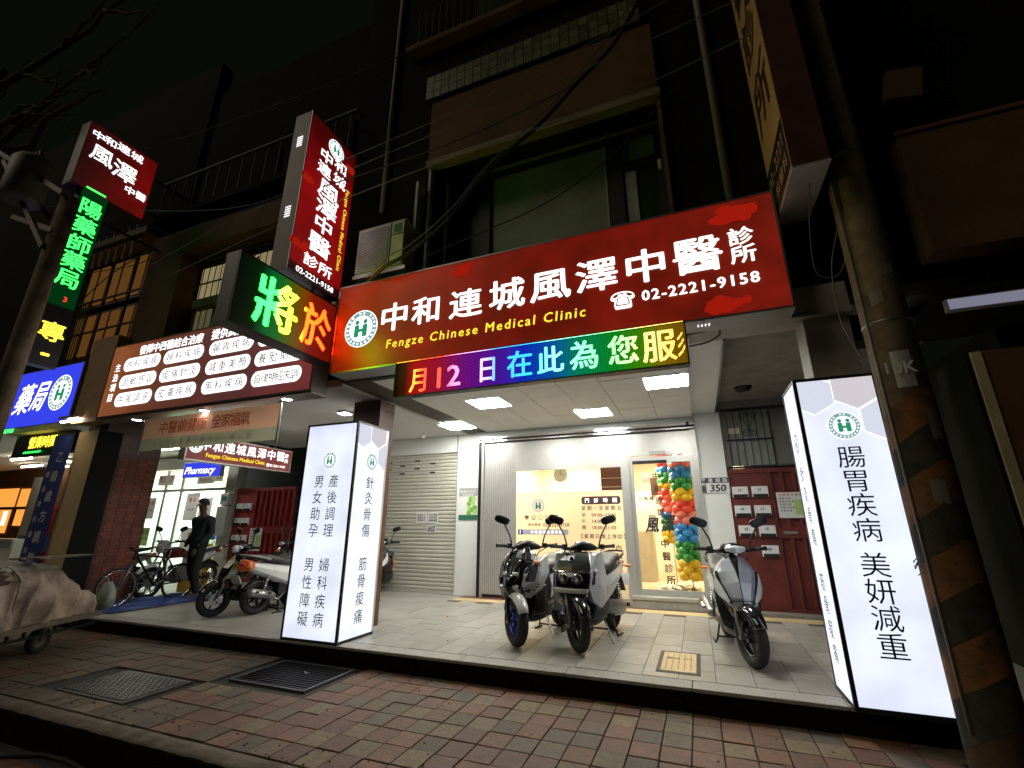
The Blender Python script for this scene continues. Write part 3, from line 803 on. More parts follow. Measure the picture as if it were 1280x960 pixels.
# ---- clinic interior
rm = thing('clinic_room', 'warm lit clinic waiting room behind the glass front', 'room', (-1.7, 11, 0))
def RM(n, *a): return W(n, *a, rm)
RM('floor', -4.2, .9, 9.2, 13, .0, .2, 'room_floor')
RM('back_wall', -4.2, .9, 13, 13.1, .2, 3.2, 'room_wall')
RM('left_wall', -4.3, -4.2, 9.2, 13.1, .2, 3.2, 'room_wall')
RM('right_wall', .9, 1.0, 9.35, 13.1, .2, 3.2, 'room_wall')
RM('ceiling', -4.2, .9, 9.2, 13, 3.0, 3.1, 'room_wall')
RM('partition', -1.95, -1.85, 10.6, 13, .2, 3.0, 'room_wall')
for (a, c) in [(-3.2, 10.4), (-1.2, 10.4), (-.3, 11.6), (-3.0, 12)]:
    RM('ceiling_lamp', a - .35, a + .35, c - .35, c + .35, 2.965, 2.998, 'room_light')
cb = thing('cabinet', 'dark brown wall cabinet inside the upper right corner of the frosted window', 'cabinet', (-1.55, 9.8, 2.2))
boxo('body', (-.26, .26, -.02, .4, -.25, .35), 'cabinet_brown', cb)
for k in range(2): boxo('shelf_edge', (-.262, .262, -.035, -.021, -.06 + k * .18, -.05 + k * .18), 'room_wall', cb)
ck = thing('wall_clock', 'round white wall clock seen through the top of the frosted window', 'clock', (-2.75, 10.0, 2.46))
MB().torus((0, 0, 0), (0, 1, 0), .155, .010).build('rim', 'room_wall', ck, smooth=True); MB().disc((0, .01, 0), (0, 1, 0), .15, .01).build('dial', 'paper', ck)
letters('hands', [('I', .0, .06, .12), ('I', .05, 0, .09, 1, 1.3)], 'sign_grey', ck, 'F', .01)
boxo('hanger', (-.01, .01, -.01, .01, .19, .55), 'sign_grey', ck)
bx = thing('shelf', 'thin grey shelf inside behind the clinic window lettering', 'shelf', (-2.55, 9.6, 2.02))
boxo('board', (-.45, .4, -.02, .15, .0, .04), 'sign_grey', bx); boxo('bracket', (-.02, .02, .0, .15, -.06, -.002), 'steel', bx)
desk = thing('reception_desk', 'pale wood reception desk inside behind the frosted glass', 'desk', (-2.6, 10.3, .2))
boxo('counter', (-1.1, 1.0, -.3, .4, .95, 1.02), 'room_floor', desk); boxo('front_panel', (-1.05, .95, -.25, -.2, 0, .95), 'sign_grey', desk)
boxo('monitor', (.35, .85, -.1, -.06, 1.05, 1.36), 'ink', desk)
b_ = thing('wall_board', 'white notice board with papers on the inner wall seen through the clinic door', 'notice board', (-1.2, 10.9, 1.9))
boxo('board', (-.05, .42, -.03, 0, -.22, .2), 'paper', b_); boxo('photo', (.3, .5, -.05, -.031, .12, .5), 'ink_brown', b_)
letters('lettering', rowtext('公告欄', .18, .05, .09, .12), 'ink', b_, 'F', .034); boxo('box', (.2, .36, -.08, -.031, -.55, -.3), 'sign_grey', b_)
boxo('clip_frame', (.12, .30, -.035, -.031, .4, .62), 'steel', b_)
RM('counter', -1.85, -.95, 11.0, 11.5, .2, 1.25, 'room_floor')
ro = thing('paper_roll', 'large sheets of white paper lying on the floor inside the clinic door', 'paper', (-.55, 9.9, .21))
random.seed(3)
for k in range(4):
    b = MB(); vs = []; N = 6; L0 = random.uniform(.3, .6)
    for i in range(N + 1):
        for j in (0, 1): vs.append((-.35 + L0 * i / N + .05 * j + k * .1, -.4 + .35 * j + .15 * k, .01 + .05 * math.sin(i * 1.1 + k) ** 2 + .012 * k))
    b.add(vs, [(2 * i, 2 * i + 2, 2 * i + 3, 2 * i + 1) for i in range(N)]); b.build('sheet', 'paper', ro)
# balloon columns
BC = {'red': (.75, .05, .03), 'blue': (.02, .22, .62), 'green': (.02, .25, .04), 'yellow': (.80, .45, .01), 'coral': (.78, .16, .13)}
for k, v in BC.items(): mat('balloon_' + k, v, .22, .0, coat=.5)
bl_m = MB().surf(lambda t, a: Vector((.105 * math.sin(PI * t) ** .75 * math.cos(a), .105 * math.sin(PI * t) ** .75 * math.sin(a), -.085 * math.cos(PI * t))), 10, 14, cap=False)
meshes = {}
def balloon_column(label, x, y, rows, r0, ztop, seq, base):
    t = thing('balloon_column', label, 'balloons', (x, y, .2), 0, 'balloon columns inside the clinic door')
    MB().tube([(0, 0, 0), (0, 0, ztop - .25)], .012, 6).build('pole', 'sign_grey', t)
    MB().lathe([(0, 0), (.12, 0), (.10, .02), (.02, .08), (0, .08)]).build('foot', 'steel', t, smooth=True)
    for i in range(rows):
        z = base + (ztop - .3 - base) * i / (rows - 1); c = seq[i]
        for k in range(5):
            if c not in meshes:
                o = bl_m.build('balloon', 'balloon_' + c, t, smooth=True); meshes[c] = o
            else: o = linkcopy(meshes[c], t)
            a = 2 * PI * (k + .5 * (i % 2)) / 5 + i * .05
            o.location = (r0 * math.cos(a), r0 * math.sin(a), z)
            o.rotation_euler = (0, random.uniform(-.2, .2), a)
    return t
seq = ['yellow', 'yellow', 'yellow', 'green', 'green', 'green', 'blue', 'blue', 'blue', 'coral', 'coral', 'red', 'red', 'yellow', 'yellow', 'green', 'green', 'blue', 'blue', 'coral', 'red']
balloon_column('tall column of metallic balloons in coloured bands close behind the clinic door', -.20, 9.75, 21, .155, 2.75, seq, .28)
balloon_column('second balloon column half hidden behind the taller one', -.50, 10.35, 15, .12, 2.85, ['yellow', 'yellow', 'green', 'green', 'blue', 'coral', 'coral', 'red', 'red', 'yellow', 'green', 'green', 'blue', 'red', 'red'], .9)

# ================================================================ SIGNS OF THE CLINIC
def frame4(face, u0, u1, v0, v1, wd, d0, d1):
    b = MB()
    for (a0, a1, c0, c1) in ((u0, u1, v0, v0 + wd), (u0, u1, v1 - wd, v1), (u0, u0 + wd, v0 + wd, v1 - wd), (u1 - wd, u1, v0 + wd, v1 - wd)):
        P = [face3(face, u, v, d) for d in (d0, d1) for (u, v) in ((a0, c0), (a1, c0), (a1, c1), (a0, c1))]
        b.add(P, [(4, 5, 6, 7), (0, 1, 5, 4), (1, 2, 6, 5), (2, 3, 7, 6), (3, 0, 4, 7)])
    return b
def rects(face, lst):
    b = MB()
    for (u0, u1, v0, v1, d) in lst: b.add([face3(face, u0, v0, d), face3(face, u1, v0, d), face3(face, u1, v1, d), face3(face, u0, v1, d)], [(0, 1, 2, 3)])
    return b
def rr(s, cx, cy, h, pitch): n_ = len(s); return [(ch, cx + (i - (n_ - 1) / 2) * pitch, cy, h) for i, ch in enumerate(s) if ch != ' ']
def col(s, cx, y0, h, pitch, wf=1.0): return [(ch, cx, y0 - i * pitch, h, wf) for i, ch in enumerate(s) if ch != ' ']

# main sign: origin at lower left of the face
ms = thing('shop_sign', 'long red backlit clinic sign above the arcade with white characters', 'sign', (-4.5, 4.6, 3.37))
boxo('cabinet', (0, 5.59, .006, .32, 0, 1.33), 'sign_grey', ms)
backlit('film_red_main', [(0, (.16, .001, .001)), (.5, (.105, .001, .0015)), (1, (.115, .004, .003))], 1.0, 0, 0, 5.6, noise=.35, base=(.12, .055, .012), gloss=.2)
boxo('face', (.02, 5.57, -.002, .004, .02, 1.31), 'film_red_main', ms)
frame4('F', 0, 5.59, 0, 1.33, .02, .0045, .012).build('rim', 'steel', ms)
items = [('中', 1.00, .70, .40, 1.12), ('和', 1.50, .71, .38, 1.1), ('連', 2.07, .70, .38, 1.15), ('城', 2.63, .72, .40, 1.12), ('風', 3.18, .73, .40, 1.18),
         ('澤', 3.73, .74, .40, 1.15), ('中', 4.27, .74, .40, 1.12), ('醫', 4.80, .75, .42, 1.12), ('診', 5.23, .87, .20, 1.15), ('所', 5.23, .66, .20, 1.15)]
letters('lettering', items, 'letters_white', ms, 'F', .010, .020)
letters('lettering', [('Fengze Chinese Medical Clinic', 2.25, .315, .125, .97, 0, .1)], 'letters_yellow', ms, 'F', .010, .018, space=1.28)
letters('lettering', [('☎', 4.00, .37, .15), ('02-2221-9158', 4.77, .385, .125, 1.0)], 'letters_white', ms, 'F', .010, .025, space=1.18)
logo(ms, 'F', .46, .61, .275, .009)
random.seed(5)
def cloud(face, cu, cv, s, seed, d=.0065):
    random.seed(seed); b = MB()
    for k in range(9):
        circ(b, face, cu + random.uniform(-.9, .9) * s, cv + random.uniform(-.35, .35) * s, random.uniform(.18, .36) * s, d + k * .0002, 14, random.uniform(1, 1.7))
    for k in range(3):
        u0 = cu - s * random.uniform(.2, .9); v0 = cv + random.uniform(-.5, .3) * s; L_ = s * random.uniform(.9, 1.7)
        b.add([face3(face, u0, v0, d + .002), face3(face, u0 + L_, v0 + .10 * s, d + .002), face3(face, u0 + L_ * 1.05, v0 + .16 * s, d + .002), face3(face, u0, v0 + .12 * s, d + .002)], [(0, 1, 2, 3)])
    return b
cloud('F', 2.0, 1.19, .14, 3).build('cloud_pattern', 'cloud_red', ms); cloud('F', 5.20, 1.15, .20, 5).build('cloud_pattern', 'cloud_red', ms)
cloud('F', 5.05, .14, .20, 8).build('cloud_pattern', 'cloud_red', ms)
b = MB()
for k in range(4): b.box(4.72 + k * .035, 4.735 + k * .035, .10, .16, -.003, -.0005)
b.build('vent_slots', 'vent_lit', ms)
for k in range(4): boxo('bracket', (.5 + k * 1.5, .55 + k * 1.5, .321, .335, .1, 1.2), 'dark_metal', ms)

# LED board below it
lb = thing('led_board', 'rainbow LED running text board below the red clinic sign', 'led board', (-3.36, 4.53, 2.90))
boxo('case', (0, 3.46, .006, .10, 0, .465), 'black_plastic', lb)
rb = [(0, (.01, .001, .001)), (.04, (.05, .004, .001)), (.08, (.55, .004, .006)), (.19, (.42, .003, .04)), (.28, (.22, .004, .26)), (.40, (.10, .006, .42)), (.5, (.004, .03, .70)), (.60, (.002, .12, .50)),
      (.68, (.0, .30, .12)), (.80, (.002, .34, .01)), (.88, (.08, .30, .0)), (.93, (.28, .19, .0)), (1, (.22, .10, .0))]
backlit('led_bloom_field', rb, 1.0, 0, 0, 3.46, dots=.018, base=.01)  # lens bloom round the characters, put into the screen's own emission
bt = [(0, (1, .35, .02)), (.085, (1, .42, .05)), (.115, (1, .10, .03)), (.2, (1, .07, .05)), (.255, (1, .28, .60)), (.35, (.80, .42, .95)), (.40, (.05, .35, 1)), (.53, (.03, .45, 1)), (.60, (.25, .95, .75)),
      (.75, (.22, .9, .32)), (.84, (.45, .95, .3)), (.88, (1, .72, .22)), (1, (1, .45, .05))]
backlit('led_text', bt, 3.4, 0, 0, 3.46, dots=.018, sample=False)
boxo('screen', (.015, 3.445, -.002, .004, .015, .45), 'led_bloom_field', lb)
frame4('F', 0, 3.46, 0, .465, .015, .0045, .02).build('rim', 'dark_metal', lb)
letters('lettering', [('月', .36, .20, .31, .85), ('1', .64, .20, .27, 1.0), ('2', .84, .205, .27, 1.05), ('日', 1.28, .225, .31, .80), ('在', 1.68, .235, .31, .95), ('此', 2.04, .235, .31, .95), ('為', 2.42, .24, .32, .95),
         ('您', 2.83, .24, .32, .95), ('服', 3.19, .235, .34, .92), ('彡', 3.40, .22, .26, .35)], 'led_text', lb, 'F', .007, .022)
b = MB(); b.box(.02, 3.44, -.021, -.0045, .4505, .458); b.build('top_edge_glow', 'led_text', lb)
for k in range(3): boxo('hanger', (.5 + k * 1.2, .53 + k * 1.2, .101, .12, .2, .5), 'steel', lb)

# vertical projecting sign: faces +x
vs = thing('projecting_sign', 'tall red projecting clinic sign with white vertical characters above the corner', 'sign', (-4.6, 3.73, 4.57))
boxo('cabinet', (-.30, -.006, 0, .97, 0, 2.62), 'sign_back', vs)
backlit('film_red_tall', [(0, (.014, .002, .003)), (.055, (.014, .002, .003)), (.06, (.16, .002, .002)), (.5, (.19, .002, .003)), (1, (.025, .0005, .0005))], 1.0, 2, 0, 2.62, noise=.3, base=.06)
boxo('face', (-.004, .002, .015, .955, .015, 2.605), 'film_red_tall', vs)
frame4('R', 0, .97, 0, 2.62, .015, .0025, .01).build('rim', 'steel', vs)
logo(vs, 'R', .53, 2.37, .16, .007)
letters('lettering', [('中', .37, 2.10, .21, 1.2), ('和', .66, 2.16, .21, 1.2), ('連', .36, 1.86, .21, 1.2), ('城', .67, 1.90, .21, 1.2), ('風', .50, 1.57, .30, 1.35), ('澤', .50, 1.27, .30, 1.3), ('中', .49, .97, .27, 1.3), ('醫', .47, .63, .31, 1.3),
                      ('診', .36, .31, .19, 1.3), ('所', .63, .31, .19, 1.3), ('02-2221-9158', .48, .085, .085, 1.05)], 'letters_white', vs, 'R', .009, .014)
letters('lettering', [('Fengze Chinese Medical Clinic', .86, 1.15, .070, 1.0, -PI / 2)], 'letters_yellow', vs, 'R', .009, .02, space=1.2)
cloud('R', .84, 2.28, .12, 3).build('cloud_pattern', 'cloud_red', vs); cloud('R', .13, 1.5, .12, 9).build('cloud_pattern', 'cloud_red', vs); cloud('R', .14, .45, .14, 4).build('cloud_pattern', 'cloud_red', vs)
b = MB()
for z in (.82, 2.02):
    for k in range(5): b.box(-.20, -.10, -.004, -.0005, z + k * .038, z + .020 + k * .038)
b.build('vent_slots', 'vent_lit', vs)
MB().tube([(-.15, .97, 2.2), (-.15, 1.3, 2.2)], .02).tube([(-.15, .97, .5), (-.15, 1.3, .5)], .02).build('bracket', 'dark_metal', vs)
MB().tube([(-.15, .2, 2.62), (-.15, 1.35, 3.6)], .008, 6).build('stay_wire', 'cable', vs)

# LED panel below the vertical sign
jy = thing('led_board', 'black LED box with large green and orange characters under the tall projecting sign', 'led board', (-4.6, 3.10, 3.55))
boxo('case', (-.22, -.006, 0, 1.58, 0, .90), 'black_plastic', jy)
backlit('led_bloom_green', [(0, (.002, .004, .002)), (.20, (.002, .02, .004)), (.30, (.0, .16, .03)), (.42, (.02, .20, .02)), (.52, (.13, .14, .0)), (.62, (.28, .08, .0)), (.72, (.30, .015, .003)), (1, (.22, .006, .002))], 1.0, 1, 0, 1.58, dots=.022, base=.01)  # green to red bloom behind the characters, painted as screen emission
backlit('led_text_green', [(0, (.002, .40, .008)), (.36, (.004, .42, .010)), (.42, (.10, .40, .006)), (.5, (.34, .30, .004)), (.58, (.42, .16, .002)), (.66, (.44, .010, .0006)), (1, (.46, .006, .0005))], 42.0, 1, 0, 1.58, dots=.0)
boxo('screen', (-.004, .002, .015, 1.565, .015, .885), 'led_bloom_green', jy)
frame4('R', 0, 1.58, 0, .90, .015, .0025, .02).build('rim', 'dark_metal', jy)
letters('lettering', [('將', .60, .46, .64, .95), ('於', 1.25, .44, .60, .80)], 'led_text_green', jy, 'R', .007, .022)
for y_ in (.3, 1.2): boxo('hanger', (-.15, -.12, y_, y_ + .03, .90, 1.03), 'steel', jy)

# pillar light boxes
def tower(nm, label, x0, x1, y0, y1, H_, texts, hexF, hexS, side):
    t = thing('light_box', label, 'light box', (x0, y0, 0)); wx, wy = x1 - x0, y1 - y0; g = .03
    boxo('base', (0, wx, 0, wy, .0, .035), 'dark_metal', t, .003); boxo('top', (0, wx, 0, wy, H_ - .03, H_), 'dark_metal', t, .003)
    for (a, c) in ((0, 0), (wx - g, 0), (0, wy - g), (wx - g, wy - g)): boxo('corner_post', (a, a + g, c, c + g, .035, H_ - .03), 'dark_metal' if c == 0 or side == 'L' else 'frame_silver', t)
    p = boxo('front_panel', (g, wx - g, .006, .012, .035, H_ - .03), 'film_white', t)
    hexes(p, 'F', g, wx - g, H_ - .03, hexF, 0, d=-.004)
    if side == 'R':
        q = boxo('side_panel', (wx - .012, wx - .006, g, wy - g, .035, H_ - .03), 'film_white', t); hexes(q, 'R', g, wy - g, H_ - .03, hexS, wx - .006)
    else:
        q = boxo('side_panel', (.006, .012, g, wy - g, .035, H_ - .03), 'film_white', t); hexes(q, 'L', -wy + g, -g, H_ - .03, hexS, -.006)
    boxo('rear_panel', (g, wx - g, wy - .012, wy - .006, .035, H_ - .03), 'film_white', t)
    return t, p, q
def hexes(par, face, u0, u1, top, n, base=0, d=0.0):
    if not n: return
    r = .20; cells_ = [(u0 + .10, top - .13, 'hex_grey'), (u0 + .10 + r * 1.73 * .98, top - .10, 'hex_beige'), (u0 + .10 + r * 1.73 * 1.5, top - .40, 'hex_grey'), (u0 + .10 + r * 1.73 * 2, top - .10, 'hex_beige')]
    def clip(poly):
        for ax, lim, sg in ((0, u0, 1), (0, u1, -1), (1, top, -1)):
            out = []
            for i in range(len(poly)):
                a, c = poly[i], poly[(i + 1) % len(poly)]; ia = sg * (a[ax] - lim) >= 0; ic = sg * (c[ax] - lim) >= 0
                if ia: out.append(a)
                if ia != ic:
                    t_ = (lim - a[ax]) / (c[ax] - a[ax]); out.append((a[0] + (c[0] - a[0]) * t_, a[1] + (c[1] - a[1]) * t_))
            poly = out
            if not poly: break
        return poly
    b = MB()
    for k, (cu, cv, m) in enumerate(cells_[:n]):
        for rr_, dd, mi in ((r, .002, 2), (r * .955, .003, 0 if m == 'hex_grey' else 1)):
            P = clip([(cu + rr_ * math.cos(PI / 2 + i * PI / 3), cv + rr_ * math.sin(PI / 2 + i * PI / 3)) for i in range(6)])
            if len(P) > 2: b.mi(mi); b.add([face3(face, x, y, base + d + dd + k * .0003) for x, y in P], [tuple(range(len(P)))])
    b.build('hexagon_pattern', ['hex_grey', 'hex_beige', 'hex_line'], par)
emis('ink_film', (.01, .01, .012), .2, False)
# left tower
t, p, q = tower('light_box', 'white light box on the walkway left of the scooters with three columns of characters', -5.10, -4.20, 4.93, 5.62, 2.77, None, 0, 3, 'R')
logo(p, 'F', .47, 2.24, .115, .002, 'hex_line', 'logo_ring', 'logo_green')
letters('lettering', col('產後調理 婦科疾病', .58, 1.96, .165, .212, .95) + col('男女助孕 男性障礙', .33, 1.96, .165, .212, .95), 'ink_film', p, 'F', .004, .006)
logo(q, 'R', .35, 2.24, .115, .902, 'hex_line', 'logo_ring', 'logo_green')
letters('lettering', col('針灸骨傷 筋骨痠痛', .35, 1.95, .165, .21, .95), 'ink_film', q, 'R', .904, .006)
# right tower
t, p, q = tower('light_box', 'large white light box at the right beside the striped utility pole', .99, 1.645, 4.83, 5.41, 2.72, None, 3, 0, 'L')
logo(p, 'F', .335, 2.25, .125, .002, 'hex_line', 'logo_ring', 'logo_green')
letters('lettering', col('腸胃疾病', .335, 1.97, .19, .205, 1.05) + col('美妍減重', .335, 1.08, .19, .20, 1.05), 'ink_film', p, 'F', .004, .006)
logo(q, 'L', -.29, 2.15, .10, .004, 'hex_line', 'logo_ring', 'logo_ring')
letters('lettering', col('針灸骨傷 筋骨痠痛', -.29, 1.86, .15, .19, .9), 'ink_film', q, 'L', .006, .006)
random.seed(4)
pts = [(1.63 + random.uniform(-.09, .07), 4.79 + random.uniform(-.03, .02), 1.13 + random.uniform(-.13, .15)) for _ in range(16)]
tag(MB().tube(pts, .004, 5).build('wire_tangle', 'cable'), 'tangle of thin dark wire between the right light box and the utility pole', 'wire')

# ================================================================ UNIT 2: the long brown sign and what hangs below
ps = thing('shop_sign', 'long brown backlit sign listing treatments in white pills left of the clinic sign', 'sign', (-9.9, 4.7, 3.22))
boxo('cabinet', (0, 4.98, .006, .30, 0, 1.38), 'sign_grey', ps)
backlit('film_brown', [(0, (.20, .055, .015)), (.3, (.085, .02, .012)), (.75, (.06, .010, .012)), (1, (.14, .015, .015))], 1.0, 0, 0, 5, noise=.2, base=.2)
boxo('face', (.02, 4.96, -.002, .004, .02, 1.36), 'film_brown', ps); frame4('F', 0, 4.98, 0, 1.38, .02, .0045, .012).build('rim', 'sign_back', ps)
rows_ = ['內科疾病', '婦科疾病', '腸胃疾病', '小兒發育', '過敏感冒', '痠痛針灸', '減重美顏', '養胎助孕', '中風調高', '皮膚疾病', '男科疾病', '自律神經失調']
for r_, z in enumerate((.95, .62, .29)):
    for c_, xx in enumerate((.93, 2.03, 3.17, 4.27)):
        s_ = rows_[r_ * 4 + c_]; b = MB(); rrect(b, 'F', xx, z, 1.0, .25, .12, .007, 8); q = b.build('pill_plate', 'letters_white', ps)
        letters('lettering', rr(s_, xx, z, .165 if len(s_) < 5 else .15, .225 if len(s_) < 5 else .148), 'ink', q, 'F', .010, .012)
letters('lettering', rr('發揮中西醫結合治療', 1.62, 1.20, .175, .185) + rr('提供高品質服務', 3.35, 1.21, .185, .20) + col('主治項目', .26, .93, .15, .19), 'letters_white', ps, 'F', .008, .016)
# banner under it
bn = thing('banner', 'long faded pink banner with orange characters hanging under the brown sign', 'banner', (-8.85, 4.92, 2.60))
b = MB(); N = 24
vsb = [(3.15 * i / N, .012 * math.sin(i * 1.3), z_) for i in range(N + 1) for z_ in (.0, .20, .56)]
b.add(vsb, [(3 * i + j, 3 * i + 3 + j, 3 * i + 4 + j, 3 * i + 1 + j) for i in range(N) for j in range(2)])
b.m = [0 if k % 2 else 1 for k in range(len(b.f))]
b.build('cloth', ['banner_pink', 'banner_green'], bn, smooth=True)
letters('lettering', rr('中醫顧健康', 1.02, .37, .22, .235, ) + rr('全家福氣', 2.15, .38, .22, .21), 'banner_ink', bn, 'F', .018, .012)
letters('lettering', rr('中和連城風澤中醫診所 關心您', 1.5, .10, .10, .17), 'old_white', bn, 'F', .018, .02)
for xx in (-.02, 3.17): MB().tube([(xx, 0, -.05), (xx, 0, .68)], .018, 8).build('pole', 'steel', bn)
MB().tube([(.05, 0, .56), (.05, 0, .66)], .006).tube([(3.1, 0, .56), (3.1, 0, .66)], .006).build('cord', 'cable', bn)
# soffit under the long sign and the arcade ceiling of unit 2
struct(boxo('arcade_ceiling', (-10.0, -4.64, 5.02, 9.1, 3.34, 3.45), 'ceiling_white'))
sfm = struct(boxo('sign_soffit', (-9.9, -4.92, 4.72, 5.015, 3.19, 3.215), 'frame_silver'))
for i, (xx, yy) in enumerate([(-9.15, 4.94), (-7.36, 4.90), (-5.52, 4.86)]):
    t = thing('down_light', ['round downlight at the left end under the brown sign', 'round downlight at the middle under the brown sign', 'round downlight at the right end under the brown sign'][i], 'ceiling light', (xx, yy, 3.19), 0, 'downlights under the brown sign')
    MB().torus((0, 0, -.004), (0, 0, 1), .075, .010).build('ring', 'chrome', t, smooth=True); MB().disc((0, 0, -.006), (0, 0, 1), .07, .006).build('lens', 'down_light', t)
for i, (xx, yy, sx_) in enumerate([(-8.3, 6.75, .10), (-6.6, 7.6, .12), (-12.9, 7.8, .5), (-12.2, 8.4, .12), (-5.7, 6.3, .09)]):
    t = thing('ceiling_light', ['small round light behind the banner right end', 'small round ceiling light above the parked scooters', 'long bright ceiling light in front of the pharmacy door', 'small bright ceiling light beside the long pharmacy light', 'small round light above the left light box'][i], 'ceiling light', (xx, yy, 3.31))
    boxo('housing', (-sx_, sx_, -.10, .10, -.01, .029), 'sign_grey', t); boxo('lens', (-sx_ * .9, sx_ * .9, -.085, .085, -.018, -.011), 'down_light', t)
# small hanging clinic sign
hs = thing('hanging_sign', 'small red hanging clinic sign under the arcade ceiling in front of the pharmacy', 'sign', (-8.15, 5.24, 2.47), 0)
backlit('film_red_small', [(0, (.16, .008, .006)), (1, (.20, .010, .007))], .7, 1, 0, 2.3, noise=.15, base=.1)
boxo('cabinet', (-.16, -.006, 0, 2.28, 0, .46), 'sign_grey', hs); boxo('face', (-.004, .002, .015, 2.265, .015, .445), 'film_red_small', hs)
frame4('R', 0, 2.28, 0, .46, .02, .0025, .012).build('rim', 'frame_silver', hs)
logo(hs, 'R', .17, .27, .13, .007)
letters('lettering', rr('中和連城風澤中醫', 1.17, .31, .20, .235) + [('診', 2.15, .34, .09), ('所', 2.15, .23, .09), ('☎02-2221-9158', 1.90, .10, .05)], 'letters_white', hs, 'R', .009, .016)
letters('lettering', [('Fengze Chinese Medical Clinic', 1.0, .13, .075)], 'letters_yellow', hs, 'R', .009, .02)
for y_ in (.4, 1.9): MB().tube([(-.08, y_, .46), (-.08, y_, .86)], .012, 6).build('hanger', 'dark_metal', hs)

# pharmacy front
ph = thing('pharmacy_front', 'bright glass pharmacy front with posters behind the walking man', 'shop front', (-14, 9.1, 0))
def PH(n, x0, x1, y0, y1, z0, z1, m, par=None): return W(n, x0, x1, y0, y1, z0, z1, m, par or ph)
PH('wall_strip', -16.9, -15.85, 9.06, 9.3, 0, 3.3, 'wall_white'); PH('wall_strip', -12.0, -11.62, 9.0, 9.3, 0, 3.3, 'old_white')
PH('header', -15.85, -12.0, 9.05, 9.3, 2.95, 3.3, 'wall_white'); PH('header_band', -15.85, -12.0, 9.0, 9.049, 2.98, 3.16, 'sign_grey')
for xx in (-15.83, -14.62, -13.9, -12.06): PH('mullion', xx, xx + .10, 9.04, 9.12, 0, 2.93, 'frame_silver')
PH('transom', -15.73, -12.06, 9.045, 9.115, 2.30, 2.38, 'frame_silver')
for (a, c) in ((-15.72, -14.63), (-14.51, -13.91), (-13.79, -12.07)):
    PH('pane', a, c, 9.08, 9.085, .05, 2.29, 'clear_glass'); PH('transom_pane', a, c, 9.08, 9.085, 2.39, 2.92, 'frosted_film')
PH('room_floor', -15.85, -11.9, 9.31, 12, -.05, .0, 'pharmacy_wall'); PH('room_wall', -15.85, -11.9, 12, 12.1, 0, 3.2, 'pharmacy_wall')
PH('room_side', -16, -15.86, 9.31, 12, 0, 3.2, 'pharmacy_wall'); PH('room_side', -11.9, -11.8, 9.31, 12, 0, 3.2, 'pharmacy_wall'); PH('room_ceiling', -15.85, -11.9, 9.31, 12, 3.1, 3.2, 'pharmacy_wall')
for xx in (-15, -13): PH('ceiling_lamp', xx - .7, xx + .7, 9.6, 11.4, 3.06, 3.09, 'pharmacy_light')
random.seed(21)
cols_ = ['paper', 'leaf_pale', 'ink_orange', 'paint_white', 'yellow_plastic', 'ink_blue', 'ink_red', 'pharmacy_wall']
sb = {c_: MB() for c_ in cols_}
for r_ in range(6):
    for k in range(30):
        xx = -15.6 + k * .12; h = random.uniform(.12, .26); c_ = random.choice(cols_); sb[c_].box(xx + 14, xx + 14 + .1, 2.45, 2.6, .2 + r_ * .36, .2 + r_ * .36 + h)
for c_, b in sb.items(): stuff(b.build('medicine_boxes', c_, ph))
for r_ in range(7): PH('shelf', -15.7, -12.05, 11.5, 11.75, .16 + r_ * .36, .185 + r_ * .36, 'frame_silver')
for (u, v, wd, h, c_, tx) in [(-15.35, 1.55, .45, .6, 'paper', '特價'), (-15.3, .8, .4, .5, 'leaf_pale', '健保'), (-13.6, 1.5, .55, .75, 'paper', '藥品'), (-13.0, 1.6, .5, .5, 'paper', '處方'), (-13.5, .6, .8, .7, 'paper', '營養'),
                              (-12.55, 1.0, .4, .5, 'ink_green', '開'), (-12.5, .55, .35, .35, 'yellow_plastic', '水'), (-15.0, 2.5, .7, .3, 'paper', '慢性處方'), (-13.3, 2.5, .7, .3, 'paper', '健保藥局'), (-12.6, 2.55, .35, .25, 'pharmacy_wall', '藥')]:
    q = PH('poster', u, u + wd, 9.066, 9.072, v, v + h, c_)
    letters('writing', rr(tx, u + 14 + wd / 2, v + h * .75, min(.12, wd / len(tx) * .8), min(.16, wd / len(tx))) + rr(tx + tx[:1], u + 14 + wd / 2, v + h * .4, .07, .1), 'ink_red' if c_ == 'paper' else 'ink', q, 'F', 9.1 - 9.062)
bs = thing('hanging_sign', 'blue pharmacy sign with white script under the red hanging sign', 'sign', (-13.15, 8.55, 2.62))
boxo('cabinet', (-.05, 1.45, .006, .1, 0, .42), 'sign_grey', bs); boxo('face', (-.03, 1.43, -.002, .004, .02, .4), 'film_blue', bs)
letters('lettering', [('Pharmacy', .65, .2, .2, 1.1, 0, .3)], 'letters_white', bs, 'F', .008, .02)
boxo('bracket', (.6, .64, .02, .05, .42, .70), 'steel', bs)
eb = thing('equipment_box', 'grey electrical box on the strip between the pharmacy and the red gate', 'electric box', (-11.8, 8.95, 1.1))
boxo('body', (-.18, .2, -.1, .05, 0, .75), 'sign_grey', eb, .01); boxo('upper_box', (-.15, .15, -.08, .05, .8, 1.1), 'frame_silver', eb, .01); boxo('label', (-.1, .1, -.083, -.081, .9, 1.02), 'ink_green', eb)
